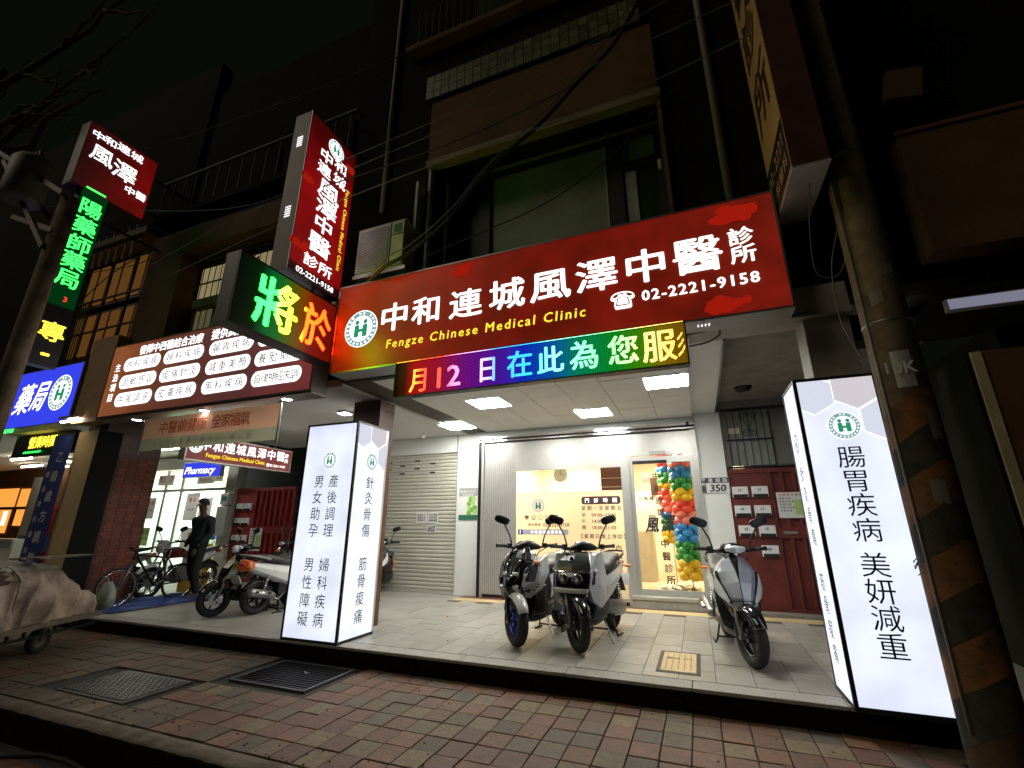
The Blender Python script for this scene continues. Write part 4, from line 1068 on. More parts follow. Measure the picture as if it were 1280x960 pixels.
# stair gates with mail boxes
def gate(label, x0, x1, H_, m, x_split, boxes, notice, y=9.12):
    g = thing('metal_gate', label, 'gate', (x0, y, 0)); wd = x1 - x0; sp = x_split
    boxo('side_sheet', (0, sp, -.03, .0, 0, H_), m, g); boxo('lintel', (0, wd, -.05, .02, H_ + .002, H_ + .08), m, g)
    boxo('mid_rail', (sp + .002, wd, -.05, -.001, H_ * .52, H_ * .60), m, g); boxo('foot_rail', (sp + .002, wd, -.05, -.001, 0, .10), m, g)
    n_ = int((wd - sp) / .18)
    for k in range(n_ + 1): boxo('stile', (sp + .002 + k * (wd - sp - .05) / n_, sp + .052 + k * (wd - sp - .05) / n_, -.045, -.002, .102, H_ * .518), m, g); boxo('stile', (sp + .002 + k * (wd - sp - .05) / n_, sp + .052 + k * (wd - sp - .05) / n_, -.045, -.002, H_ * .602, H_), m, g)
    boxo('sheet', (sp + .002, wd, 0.0, .012, .05, H_), m, g); boxo('bolt', (sp + .1, sp + .3, -.07, -.051, H_ * .55, H_ * .57), 'steel', g)
    for i, (u, v) in enumerate(boxes):
        q = boxo('mail_box', (u, u + .25, -.075, -.031, v, v + .18), 'paper', g, .004); boxo('flap', (u + .01, u + .24, -.082, -.076, v - .0, v + .05), 'dark_metal', q)
        letters('writing', [(str(i + 2) + 'F', u + .12, v + .12, .05)], 'ink_blue', q, 'F', .078)
    if notice:
        u, v, wd_, h = notice; q = boxo('notice', (u, u + wd_, -.06, -.054, v, v + h), 'paper', g)
        letters('writing', rr('出租請洽管理', u + wd_ / 2, v + h * .9, .04, .06), 'ink_red', q, 'F', .063); letters('writing', [(c_, u + .05 + .045 * i_, v + h * (.76 - .12 * r_), .032) for r_ in range(5) for i_, c_ in enumerate('房屋出租電話洽詢'[:4 + r_ % 2])], 'ink', q, 'F', .063); boxo('sticker', (u + wd_ * .6, u + wd_ * .95, -.064, -.061, v + .05, v + h * .7), 'leaf_pale', q)
    return g
gate('rusty dark red folding gate with seven mail boxes right of the clinic door', .60, 2.9, 2.26, 'paint_rust', .62, [(.03, 1.85), (.34, 1.85), (.03, 1.53), (.34, 1.53), (.05, 1.20), (.36, 1.20), (.36, .88)], (.70, 1.50, .42, .42))
boxo('door_leaf_edge', (.30, .34, 0, .02, 0, 1), 'dark_metal', None).name = 'threshold_bar'
q = bpy.data.objects['threshold_bar']; q.location = (.4, 8.96, 0); q.scale = (1, 1, .02); tag(q, 'low dark metal bar on the floor before the rusty gate', 'bar')
gate('bright red steel gate with small mail boxes between the pharmacy and the left light box', -11.6, -9.55, 2.25, 'paint_red', .70, [(.08, 1.75), (.36, 1.75), (.08, 1.38), (.36, 1.38), (.08, .95), (.36, .95)], (.72, .75, .42, .55))
struct(boxo('floor_step', (.6, 2.9, 8.82, 9.05, 0, .05), 'concrete'))
# barred window above the right gate
gw = thing('barred_window', 'frosted window behind curly iron bars above the rusty gate', 'window', (.62, 9.2, 2.36))
boxo('sill', (0, 2.2, -.08, .05, 0, .03), 'dark_metal', gw); mat('dull_pane', (.30, .32, .27), .4, var=.2); boxo('pane', (.08, .78, .02, .03, .05, 1.06), 'dull_pane', gw)
boxo('wall_behind', (.80, 2.3, .0, .04, .03, 1.10), 'concrete', gw)
boxo('head', (0, 2.3, -.08, .05, 1.06, 1.10), 'dark_metal', gw); boxo('mid_rail', (.02, .82, -.05, -.03, .50, .525), 'dark_metal', gw)
for k in range(7):
    MB().tube([(.08 + k * .12, -.04, .03), (.08 + k * .12, -.04, 1.06)], .008, 6).build('bar', 'dark_metal', gw)
def spiral(cx, cz, r, s): return [(cx + s * r * (1 - t * .75) * math.cos(t * 9), -.05, cz + r * (1 - t * .75) * math.sin(t * 9)) for t in [i / 16 for i in range(17)]]
for (u, v, s_) in ((.38, .62, 1), (.50, .62, -1), (.36, .95, 1), (.52, .95, -1)): MB().tube(spiral(u, v, .07, s_), .006, 5).build('scroll', 'dark_metal', gw)
for s_ in (-1, 1): MB().tube([(.44 + s_ * .14, -.05, .95), (.44 + s_ * .05, -.05, .82), (.44, -.05, .64)], .006, 5).build('scroll', 'dark_metal', gw)

# columns between the shops at the left
cl = thing('arcade_column', 'cream and brown tiled arcade column behind the bicycle', 'column', (-10.4, 5.3, 0))
W('front_face', -10.95, -10.32, 5.0, 5.12, .0, 3.1, 'column_cream', cl, .01); W('core', -10.95, -10.31, 5.13, 6.15, 0, 3.34, 'column_brown', cl)
W('edge_strip', -10.315, -10.30, 5.0, 5.4, 0, 3.1, 'hole_black', cl)
bt_ = MB().box(0, .012, 0, .155, 0, .052).build('tile', 'brick_tile', cl); k = 0
for r_ in range(42):
    for c_ in range(4):
        o = bt_ if k == 0 else linkcopy(bt_, cl); k += 1; o.location = (.092, .13 + c_ * .165 + (.0 if r_ % 2 else .03), .03 + r_ * .062)
bvs = thing('vertical_sign', 'narrow dark blue vertical sign with white characters on the cream column', 'sign', (-11.5, 4.9, .0))
mat('board_blue', (.03, .06, .30), .5, var=.2); boxo('board', (0, .52, 0, .05, .55, 3.05), 'board_blue', bvs)
letters('lettering', col('乙級處方調劑', .36, 2.62, .2, .36), 'paper', bvs, 'F', .004, .02); letters('lettering', col('健保特約藥局', .13, 2.3, .11, .27), 'paper', bvs, 'F', .004, .02)
boxo('bracket', (.1, .16, .051, .3, 2.6, 2.64), 'steel', bvs)

# blue pharmacy sign
bp_ = thing('shop_sign', 'blue backlit pharmacy sign with white script at the far left', 'sign', (-14.6, 4.7, 3.24))
boxo('cabinet', (0, 3.8, .006, .3, 0, 1.2), 'sign_grey', bp_); boxo('face', (.02, 3.78, -.002, .004, .02, 1.18), 'film_blue', bp_)
letters('lettering', [('藥', 2.05, .60, .62, .85, 0, .25), ('局', 2.62, .62, .62, .75, 0, .25), ('大', 1.0, .6, .62, .9, 0, .25)], 'letters_white', bp_, 'F', .009, .02)
logo(bp_, 'F', 3.28, .62, .36, .008)
struct(boxo('sign_side_wall', (-10.78, -10.0, 4.75, 5.0, 3.2, 4.9), 'beige_board'))
yl = thing('led_board', 'small dark LED board with yellow characters under the blue pharmacy sign', 'led board', (-14.5, 5.5, 2.85))
boxo('case', (0, 2.3, .006, .1, 0, .55), 'black_plastic', yl)
emis('led_yellow', (1, .75, .05), 2.0, False); emis('led_green', (.05, 1, .12), 2.0, False); emis('led_green_dim', (.0, .05, .008), .5, False); emis('led_red', (1, .03, .02), 1.6, False)
letters('lettering', rr('營業時間', 1.15, .30, .26, .27), 'led_yellow', yl, 'F', .008, .02); b = MB()
for k in range(14): b.box(.5 + k * .05, .53 + k * .05, -.012, -.006, .06 + .02 * (k % 2), .09 + .02 * (k % 2))
b.build('lower_line', 'led_green', yl)
b = MB(); b.box(-13.9, -12.6, 4.68, 4.695, 3.16, 3.23); tag(b.build('led_strip', 'led_green'), 'thin green light strip along the foot of the blue sign', 'light strip')
struct(boxo('arcade_ceiling', (-27, -10.97, 5.0, 9.3, 3.34, 3.5), 'ceiling_white'))
for i, (xx, yy, lx) in enumerate([(-18.6, 7.3, .55), (-17.6, 8.1, .6), (-20.6, 8.4, .6), (-19.9, 8.9, .3), (-10.75, 4.73, .30)]):
    t = thing('tube_light', ['fluorescent tube nearest the dark pole at the far left', 'fluorescent tube above the far left counter', 'leftmost fluorescent tube of the far shops', 'short fluorescent tube deep in the far left arcade', 'short tube light under the blue sign above the cream column'][i], 'ceiling light', (xx, yy, 3.29))
    boxo('housing', (-lx, lx, -.06, .06, .0, .05), 'sign_grey', t); MB().tube([(-lx, 0, -.03), (lx, 0, -.03)], .028, 8).build('tube', 'tube_light', t)
# far shops
fs_ = thing('far_shop_front', 'far left shop front with orange lit windows and a counter', 'shop front', (-21, 9.2, 0))
W('wall', -27, -17.3, 9.25, 9.4, 0, 3.34, 'facade_brown', fs_)
for (a, c, z0, z1) in ((-24.4, -22.9, 2.0, 2.65), (-22.7, -22.0, 2.0, 2.62), (-24.4, -23.0, 1.1, 1.9), (-22.6, -22.1, 1.35, 1.9)):
    f = W('window_frame', a - .08, c + .08, 9.20, 9.248, z0 - .08, z1 + .08, 'cabinet_brown', fs_); W('pane', a, c, 9.17, 9.199, z0, z1, 'orange_window', f)
W('grey_post', -21.9, -21.2, 9.1, 9.24, 0, 3.0, 'sign_grey', fs_); W('red_door', -20.9, -18.2, 9.12, 9.24, 0, 2.0, 'paint_red', fs_)
for k in range(9): W('bar', -20.2 + k * .2, -20.16 + k * .2, 9.09, 9.118, .8, 1.9, 'paint_rust', fs_)
W('counter', -25, -19.8, 8.2, 8.8, 0, .95, 'wall_white', fs_); W('counter_band', -25, -19.8, 8.15, 8.199, .7, .95, 'film_blue_pale' if 'film_blue_pale' in MATS else 'paint_blue_grey', fs_)
W('blue_board', -20.6, -17.6, 8.6, 8.66, .6, 1.05, 'board_blue', fs_); W('poster', -23.4, -23.1, 9.16, 9.168, 1.35, 1.85, 'white_poster_lit', fs_)

# ================================================================ UPPER FLOORS OF UNIT 2 AND 3
u2 = thing('neighbour_building', 'dark neighbouring shop house above the brown sign with dim barred windows', 'building', (-8, 5, 0))
def U(n, x0, x1, y0, y1, z0, z1, m, par=None, bevel=0): return W(n, x0, x1, y0, y1, z0, z1, m, par or u2, bevel)
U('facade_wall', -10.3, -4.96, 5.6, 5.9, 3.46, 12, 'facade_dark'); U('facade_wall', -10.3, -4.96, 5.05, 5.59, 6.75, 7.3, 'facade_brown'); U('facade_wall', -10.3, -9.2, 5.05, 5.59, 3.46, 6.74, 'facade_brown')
emis('curtain_lit', (.50, .40, .20), .42, False); emis('sheet_lit', (.30, .27, .13), .22, False)
mat('curtain_cream', (.60, .50, .27), .8, var=.3, vscale=3)
wb = U('window_band', -9.15, -5.0, 5.45, 5.59, 4.62, 6.7, 'facade_brown')
for k in range(8):
    a = -9.08 + k * .5
    U('pane', a, a + .46, 5.43, 5.449, 5.62, 6.5, 'curtain_lit', wb); 
for k in range(26): U('corrugation', -9.1 + k * .157, -9.02 + k * .157, 5.40, 5.449, 4.66, 5.5, 'sheet_lit' if k % 4 else 'curtain_cream', wb)
for k in range(24): MB().tube([(-9.1 + k * .175 + 8, .36, 4.6), (-9.1 + k * .175 + 8, .36, 6.6)], .009, 5).build('bar', 'dark_metal', u2)
for z in (4.7, 5.5, 6.05, 6.6): U('cross_bar', -9.15, -5.0, 5.33, 5.35, z, z + .03, 'dark_metal')
U('awning_box', -8.9, -7.4, 5.25, 5.40, 5.48, 5.66, 'facade_cream')
U('balcony_slab', -10.3, -4.96, 4.9, 5.6, 7.6, 7.75, 'facade_dark', None, .01)
for k in range(16): MB().tube([(-10.2 + k * .34 + 8, -.05, 7.75), (-10.2 + k * .34 + 8, -.05, 8.6)], .012, 5).build('rail_bar', 'cable', u2)
U('hand_rail', -10.3, -4.96, 4.92, 4.97, 8.6, 8.64, 'cable'); U('upper_window', -9.4, -7.6, 5.55, 5.599, 7.9, 9.3, 'facade_dark'); U('upper_window', -7.2, -5.6, 5.55, 5.599, 7.9, 9.3, 'facade_dark')
u3 = thing('neighbour_building', 'far left building with brown wooden windows behind the green LED sign', 'building', (-14, 5, 0))
def U3(n, *a): return W(n, *a[:7], u3)
U3('facade_wall', -27, -10.31, 5.5, 5.8, 3.5, 13, 'facade_dark')
mat('wood_pane', (.42, .19, .045), .5, var=.3, vscale=4); emis('wood_glow', (.20, .085, .018), .42, False)
for i, (a, z0) in enumerate([(-13.2, 4.95), (-12.3, 4.95), (-11.4, 4.95), (-13.2, 6.25), (-12.3, 6.25), (-11.4, 6.25)]):
    f = U3('window_frame', a, a + .8, 5.40, 5.499, z0, z0 + 1.15, 'cabinet_brown'); W('pane', a + .07, a + .38, 5.37, 5.399, z0 + .08, z0 + 1.07, 'wood_glow', f); W('pane', a + .43, a + .73, 5.37, 5.399, z0 + .08, z0 + 1.07, 'wood_glow', f)
    W('slat', a + .38, a + .43, 5.36, 5.399, z0 + .05, z0 + 1.1, 'ink_brown', f)
for k in range(9): MB().tube([(-13.4 + 14 + k * .10, .30, 4.7), (-13.4 + 14 + k * .10, .30, 6.4)], .013, 5).build('bar', 'tile_green', u3)
for z in (4.8, 5.5, 6.3): U3('cross_bar', -13.5, -10.6, 5.25, 5.28, z, z + .04, 'dark_metal')
U3('ledge', -13.8, -10.4, 4.9, 5.5, 7.45, 7.6, 'facade_cream')
for k in range(8): MB().tube([(-12.9 + 14 + k * .28, .0, 7.0), (-12.9 + 14 + k * .28, .0, 7.8)], .025, 5).build('rail_bar', 'old_white', u3)
U3('hand_rail', -13.0, -10.7, 4.97, 5.03, 7.4, 7.44, 'old_white')

# red square LED sign and green LED strip (face +x)
rs = thing('projecting_sign', 'small dark red projecting sign with white script above the green LED strip', 'sign', (-10, 3.40, 7.40))
boxo('cabinet', (-.3, -.006, 0, 1.2, 0, 1.42), 'sign_back', rs)
backlit('film_red_far', [(0, (.02, .0005, .0005)), (.5, (.06, .001, .001)), (1, (.14, .002, .002))], .8, 1, 0, 1.2, noise=.3, base=.2)
boxo('face', (-.004, .002, .01, 1.19, .01, 1.41), 'film_red_far', rs)
letters('lettering', [('中', .16, 1.20, .17, 1.2), ('和', .36, 1.22, .17, 1.2), ('連', .58, 1.26, .18, 1.2), ('城', .82, 1.26, .18, 1.2), ('風', .30, .84, .36, 1.0), ('澤', .70, .78, .40, 1.0), ('中', .86, .46, .17, 1.1), ('醫', 1.06, .47, .17, 1.1)], 'letters_white', rs, 'R', .008, .012)
boxo('arm', (-.16, -.12, 1.2, 2.1, .3, .34), 'dark_metal', rs); boxo('arm', (-.16, -.12, 1.2, 2.1, 1.1, 1.14), 'dark_metal', rs)
gl = thing('led_board', 'tall narrow LED strip with green characters beside the dark left utility pole', 'led board', (-10, 3.58, 3.95))
boxo('case', (-.2, -.006, 0, .42, 0, 3.62), 'black_plastic', gl); boxo('screen', (-.004, .001, .01, .41, 1.1, 3.58), 'led_green_dim', gl)
letters('lettering', [('一', .20, 3.5, .3, 1), ('陽', .20, 3.12, .33, 1), ('藥', .20, 2.73, .33, 1), ('師', .20, 2.35, .33, 1), ('藥', .20, 2.0, .33, 1), ('局', .20, 1.64, .33, 1)], 'led_green', gl, 'R', .006, .02)
letters('lettering', [('專', .22, .62, .34, 1), ('-', .22, .26, .3, 1)], 'led_yellow', gl, 'R', .006, .02); letters('lettering', [('3', .25, 1.25, .10)], 'led_red', gl, 'R', .006)
boxo('arm', (-.12, -.08, .42, 2.0, 3.0, 3.04), 'dark_metal', gl)

# AC unit
ac = thing('air_conditioner', 'old window air conditioner on brackets above the left end of the red sign', 'air conditioner', (-4.38, 4.70, 4.93))
boxo('body', (0, .86, .012, .60, 0, .80), 'ac_cream', ac, .01)
boxo('front_frame', (.02, .60, -.002, .011, .03, .77), 'sign_grey', ac); 
for k in range(22): boxo('louvre', (.05, .57, -.016, -.003, .06 + k * .031, .072 + k * .031), 'steel', ac)
boxo('side_grille', (.64, .84, -.004, .011, .03, .77), 'ac_cream', ac, .004); boxo('label', (.67, .80, -.009, -.0045, .58, .72), 'ink_green', ac); boxo('bar', (.64, .84, -.009, -.0045, .54, .555), 'ink', ac)
boxo('support', (-.02, .9, .0, .6, -.06, -.004), 'steel', ac); MB().tube([(.05, .05, -.06), (.05, .32, -.24)], .012).tube([(.8, .05, -.06), (.8, .32, -.24)], .012).build('strut', 'steel', ac)
boxo('fin', (.92, .96, .1, .5, .65, 1.5), 'old_white', ac)

# right vertical sign (text face looks to -x)
rv = thing('projecting_sign', 'tall beige projecting sign with dark brush characters at the top right', 'sign', (1.12, 3.95, 4.41))
boxo('cabinet', (.006, .29, .0, .87, .02, 4.9), 'column_brown', rv); boxo('bottom', (.0, .295, .0, .87, 0, .018), 'old_white', rv)
boxo('face', (.0, .005, .01, .86, .03, 4.88), 'beige_board', rv)
letters('lettering', [('中', -.43, 3.9, .62, 1), ('醫', -.43, 3.1, .66, 1), ('診', -.43, 2.25, .66, 1), ('所', -.43, 1.35, .66, 1)], 'ink_brown', rv, 'L', .004, .02)
boxo('lower_plate', (-.004, -.001, .02, .85, .05, .60), 'ink', rv); letters('digits', rr('02-2221', -.43, .43, .15, .11) + rr('內科婦科', -.43, .2, .15, .19), 'beige_board', rv, 'L', .006, .02)
boxo('arm', (.10, .15, .87, 1.1, .6, .65), 'dark_metal', rv); boxo('arm', (.10, .15, .87, 1.1, 3.6, 3.65), 'dark_metal', rv)
# neighbour to the right
u4 = thing('neighbour_building', 'unlit building at the right edge behind the utility pole', 'building', (3, 5, 0))
W('facade_wall', 1.63, 12, 5.6, 5.9, 3.3, 13, 'facade_dark', u4); W('side_pier', 2.95, 3.5, 5.6, 9, 0, 3.3, 'facade_dark', u4); W('canopy', 2.19, 12, 4.62, 5.6, 3.26, 3.34, 'facade_dark', u4)
rbd = thing('shop_sign', 'large unlit brown sign board at the right edge', 'sign', (2.2, 4.6, 3.70)); boxo('board', (0, 4, 0, .25, 0, 1.28), 'facade_brown', rbd, .01); boxo('rim', (-.02, 4.02, -.02, .0, 1.285, 1.33), 'cabinet_brown', rbd)
wbr = tag(boxo('awning_edge', (0, 4, 0, .06, 0, .11), 'sign_grey'), 'pale horizontal awning edge at the right edge below the brown board', 'awning'); wbr.location = (2.18, 4.6, 3.13)
emis('awning_glow', (.55, .55, .75), .28, False); boxo('lit_strip', (.01, 3.99, -.004, -.001, .01, .10), 'awning_glow', wbr)  # light falling on the awning edge is put in as its own glow
rl = thing('light_box', 'unlit tall brown sign box with a beige edge at the right edge', 'sign', (2.19, 4.6, .6))
boxo('body', (.10, 1.2, .0, .5, 0, 2.15), 'facade_brown', rl); boxo('edge', (.03, .097, -.02, .5, 0, 2.14), 'curtain_cream', rl); boxo('side', (.0, .027, .0, .5, 0, 2.14), 'facade_dark', rl)
letters('lettering', col('專業服務', .55, 1.85, .2, .3), 'ink_brown', rl, 'F', .004, .02)
sbd = tag(boxo('small_board', (0, .3, 0, .1, 0, .36), 'facade_brown', None, .01), 'small tilted reddish board high up right of the utility pole', 'board'); sbd.location = (2.2, 4.6, 5.45); sbd.rotation_euler = (0, R(12), 0)

# ================================================================ POLES AND WIRES
def mottled_pole(label, x, y, r0, r1, H_, base):
    t = thing('utility_pole', label, 'utility pole', (x, y, base)); MB().tube([(0, 0, 0), (0, 0, H_)], [r0, r1], 28).build('shaft', 'pole_concrete', t, smooth=True); return t
pr = mottled_pole('thick concrete utility pole with yellow and black stripes beside the right light box', 1.665, 4.42, .176, .150, 10, -.2)
def stripe(z0, z1, m, ph0):
    b = MB(); N = 40; vs_ = []
    for i in range(N + 1):
        a = 2 * PI * i / N; s = .34 * (abs(((a + ph0) / PI) % 2 - 1))
        for z in (z0, z1):
            zz = z + s; r_ = .1785 - .0026 * zz; vs_.append((r_ * math.cos(a), r_ * math.sin(a), zz))
    b.add(vs_, [(2 * i, 2 * i + 2, 2 * i + 3, 2 * i + 1) for i in range(N)]); b.build('stripe', m, pr, smooth=True)
for k in range(4): stripe(.05 + k * .56, .32 + k * .56, 'stripe_black', 1.2); stripe(.325 + k * .56, .605 + k * .56, 'stripe_yellow', 1.2)
tgp = MB()
vs_ = []
for i in range(9):
    a = -2.1 + i * .09; 
    for z in (2.62, 2.92): vs_.append((.1735 * math.cos(a), .1735 * math.sin(a), z))
tgp.add(vs_, [(2 * i, 2 * i + 2, 2 * i + 3, 2 * i + 1) for i in range(8)]); tgp.build('tag_plate', 'sign_grey', pr, smooth=True)
letters('lettering', [('10K', 0, 0, .10)], 'ink_white', pr, 'F', 0).location = (-.05, -.19, 2.78)
for k, (a_, z_, h_) in enumerate([(-1.9, 1.75, .16), (-1.35, 2.2, .22), (-2.3, 3.35, .14), (-1.6, 3.6, .1)]):
    b = MB(); vs_ = []
    for i in range(7):
        for j in range(2):
            r_ = .1790 - .0026 * z_ + .001 * random.random(); vs_.append((r_ * math.cos(a_ + i * .09), r_ * math.sin(a_ + i * .09), z_ + j * h_ + random.uniform(-.02, .02)))
    b.add(vs_, [(2 * i, 2 * i + 2, 2 * i + 3, 2 * i + 1) for i in range(6)]); b.build('paper_scrap', 'cable_grey', pr, smooth=True)
MB().tube([(-.05 - .12, -.13, .3), (-.165, -.10, 3.0), (-.155, -.09, 6.0), (-.15, -.09, 9.5)], .012, 6).build('conduit', 'cable_grey', pr, smooth=True)
for z in (3.2, 4.9): MB().torus((0, 0, z), (0, 0, 1), .172 - .0026 * z, .012, 24, 6).build('band', 'steel', pr, smooth=True)
pl = mottled_pole('dark utility pole at the left edge with steel cross arms', -9.26, 3.22, .135, .12, 6.85, -.2)
def arm(label, a, c_, w_=.05, m='steel'):
    A, B = Vector(a) - pl.location, Vector(c_) - pl.location; d = B - A; L_ = d.length
    rot = d.to_track_quat('X', 'Z').to_matrix().to_4x4(); b = MB(); b.box(0, L_, -w_, w_, -.004, .004).box(0, L_, -w_, -w_ + .008, .0045, w_ * 1.6)
    b.build('cross_arm', m, pl, tf=Matrix.Translation(A) @ rot)
mat('galvanised', (.20, .15, .11), .6, .3, var=.3)
for a, c_ in [((-11.0, 3.2, 6.7), (-9.1, 3.1, 5.85)), ((-12.6, 3.1, 8.7), (-9.2, 3.1, 6.60)), ((-12.2, 3.3, 8.2), (-9.3, 3.3, 6.0)), ((-11.6, 3.0, 8.0), (-9.25, 3.1, 5.6))]: arm('', a, c_, .05, 'galvanised')
tre = thing('bare_tree', 'bare leafless branches of a tree reaching in at the top left corner', 'tree', (-15.6, 3.2, -.19))
mat('bark', (.13, .085, .06), .9, var=.5, vscale=9, bump=.8, bscale=30, spec=.1)
tk = MB().tube([(0, 0, 0), (.1, 0, 3), (.0, .1, 6.5), (.5, 0, 10), (1.0, 0, 12.2)], [.26, .22, .18, .12, .07], 14).build('trunk', 'bark', tre, smooth=True)
random.seed(12)
def limb(A, B, r0, n_=0):
    A = Vector(A); B = Vector(B); pts = []; N = 7
    for i in range(N + 1):
        t_ = i / N; pts.append(A.lerp(B, t_) + Vector((random.uniform(-1, 1), random.uniform(-1, 1), random.uniform(-1, 1))) * .07 * (B - A).length * math.sin(PI * t_) * .5)
    MB().tube(pts, [r0 * (1 - .8 * i / N) for i in range(N + 1)], 8).build('branch', 'bark', tre, smooth=True)
    if n_ > 0:
        for k in range(3):
            q = pts[random.randint(2, N - 1)]; d_ = (B - A).normalized(); side_ = Vector((random.uniform(-.4, .8), random.uniform(-.3, .3), random.uniform(-.9, .9)))
            limb(q, q + (d_ + side_) * (B - A).length * random.uniform(.25, .42), r0 * .45, n_ - 1)
for A, B, r0 in [((.5, 0, 10), (3.3, .2, 10.6), .10), ((.3, 0, 8.6), (6.2, 0, 9.3), .11), ((.8, 0, 11.4), (5.6, .1, 12.2), .09), ((.4, .1, 9.4), (5.2, .2, 10.7), .08), ((.0, .1, 6.5), (3.4, .1, 8.1), .08)]: limb(A, B, r0, 2)
mat('tank_grey', (.22, .19, .15), .6, var=.4)
tr = thing('transformer', 'grey drum transformer hanging among the cross arms at the upper left', 'transformer', (-10.35, 3.0, 6.75))
MB().lathe([(0, 0), (.25, 0), (.28, .05), (.28, .78), (.22, .88), (0, .9)], n=24).build('tank', 'tank_grey', tr, smooth=True)
for k in range(3): MB().lathe([(0, 0), (.03, 0), (.045, .05), (.02, .08), (.04, .12), (.015, .2), (0, .2)], (-.12 + k * .12, 0, .88), 10).build('bushing', 'column_brown', tr, smooth=True)
def wire(label, pts, r=.007, m='cable'):
    P = [Vector(p) for p in pts]; out = []
    for i in range(len(P) - 1):
        p0, p1, p2, p3 = P[max(i - 1, 0)], P[i], P[i + 1], P[min(i + 2, len(P) - 1)]
        for k in range(6):
            t = k / 6; out.append(.5 * ((2 * p1) + (p2 - p0) * t + (2 * p0 - 5 * p1 + 4 * p2 - p3) * t * t + (3 * p1 - p0 - 3 * p2 + p3) * t ** 3))
    out.append(P[-1]); return tag(MB().tube(out, r, 6).build('overhead_wire', m, smooth=True), label, 'wire')
wire('pale overhead wire crossing the top of the tall projecting sign', [(-14, 4.3, 8.7), (-7.0, 4.3, 6.58), (-4.46, 4.3, 6.75), (-2.16, 4.3, 6.97), (-.18, 4.3, 7.36), (3, 4.3, 8.2)], .006, 'cable_grey')
wire('second overhead wire in front of the characters of the tall sign', [(-8.66, 4.3, 5.88), (-6.57, 4.3, 6.32), (-4.43, 4.3, 6.51), (-2.64, 4.3, 6.67), (-1.03, 4.3, 6.82), (2, 4.3, 7.2)], .006, 'cable_grey')
wire('lowest long overhead wire running to the upper right over the brown lintel', [(-8.1, 4.3, 5.52), (-5.76, 4.3, 5.87), (-4.21, 4.3, 6.01), (-2.8, 4.3, 6.11), (-1.05, 4.3, 6.18), (.2, 4.3, 6.33), (3, 4.3, 6.9)], .007, 'cable_grey')
wire('slack cable sagging from the left pole past the tall sign', [(-10.89, 4.1, 4.75), (-9.58, 4.1, 5.65), (-8.18, 4.1, 6.05), (-7.41, 4.1, 6.17), (-5.51, 4.1, 6.17), (-4.2, 4.1, 6.12), (-2.5, 4.1, 6.15), (-1.5, 4.1, 6.28), (-.79, 4.1, 6.42)], .010)
wire('thick dark cable bundle climbing from the air conditioner to the top', [(-4.1, 4.66, 4.72), (-3.62, 4.45, 4.78), (-3.25, 4.45, 4.9), (-2.66, 4.45, 5.27), (-2.2, 4.45, 5.77), (-1.74, 4.45, 6.13), (-1.3, 4.45, 6.43), (-.85, 4.45, 6.85), (-.31, 4.45, 7.35), (.3, 4.45, 8.4)], .028)
wire('thin brown wire twisted along the thick cable bundle', [(-4.0, 4.55, 4.74), (-3.5, 4.40, 4.9), (-3.2, 4.41, 5.0), (-2.6, 4.40, 5.38), (-2.15, 4.4, 5.85), (-1.7, 4.4, 6.2), (-.8, 4.4, 6.95), (.4, 4.4, 8.4)], .009, 'cable_grey')
wire('thin wire drooping across the big dark window', [(-3.2, 4.8, 5.05), (-2.21, 4.8, 5.25), (-1.62, 4.8, 5.37), (-1.07, 4.8, 5.57), (-.55, 4.8, 5.87), (-.13, 4.8, 6.22), (.5, 4.8, 6.8)], .008)
wire('wire hanging beside the right utility pole', [(1.62, 4.4, 4.36), (1.45, 4.4, 3.88), (1.37, 4.4, 3.57), (1.35, 4.4, 3.1), (1.44, 4.4, 2.72)], .005, 'cable_grey')
wire('looped wire between the beige sign and the utility pole', [(1.30, 4.2, 4.42), (1.30, 4.5, 4.05), (1.31, 4.6, 3.69), (1.46, 4.6, 3.62), (1.52, 4.5, 3.71)], .005, 'cable_grey')
wire('dark wire along the top of the front beam right of the LED board', [(.06, 4.92, 3.36), (.45, 4.92, 3.385), (.9, 4.92, 3.41), (1.3, 4.92, 3.43)], .008)
wire('bundle of cables dangling at the corner of the clinic ceiling', [(.12, 4.9, 3.22), (.30, 4.9, 3.24), (.42, 4.9, 3.30), (.44, 4.93, 3.38)], .010, 'cable_grey')
wire('cable running down the pier beside the clinic ceiling', [(.50, 5.25, 3.38), (.515, 6.2, 3.37), (.52, 7.6, 3.38), (.52, 9.0, 3.37)], .012, 'cable_grey')
wire('two thin wires at the far left below the red square sign', [(-12, 4.2, 6.2), (-10.2, 4.2, 6.0), (-8.6, 4.2, 5.9), (-7.2, 4.2, 6.4)], .008)
wire('upper cable reaching from the top left corner to the right', [(-12, 4.6, 9.6), (-7, 4.6, 9.1), (-2, 4.6, 9.0), (3, 4.6, 9.4)], .010)

panel_ = panel
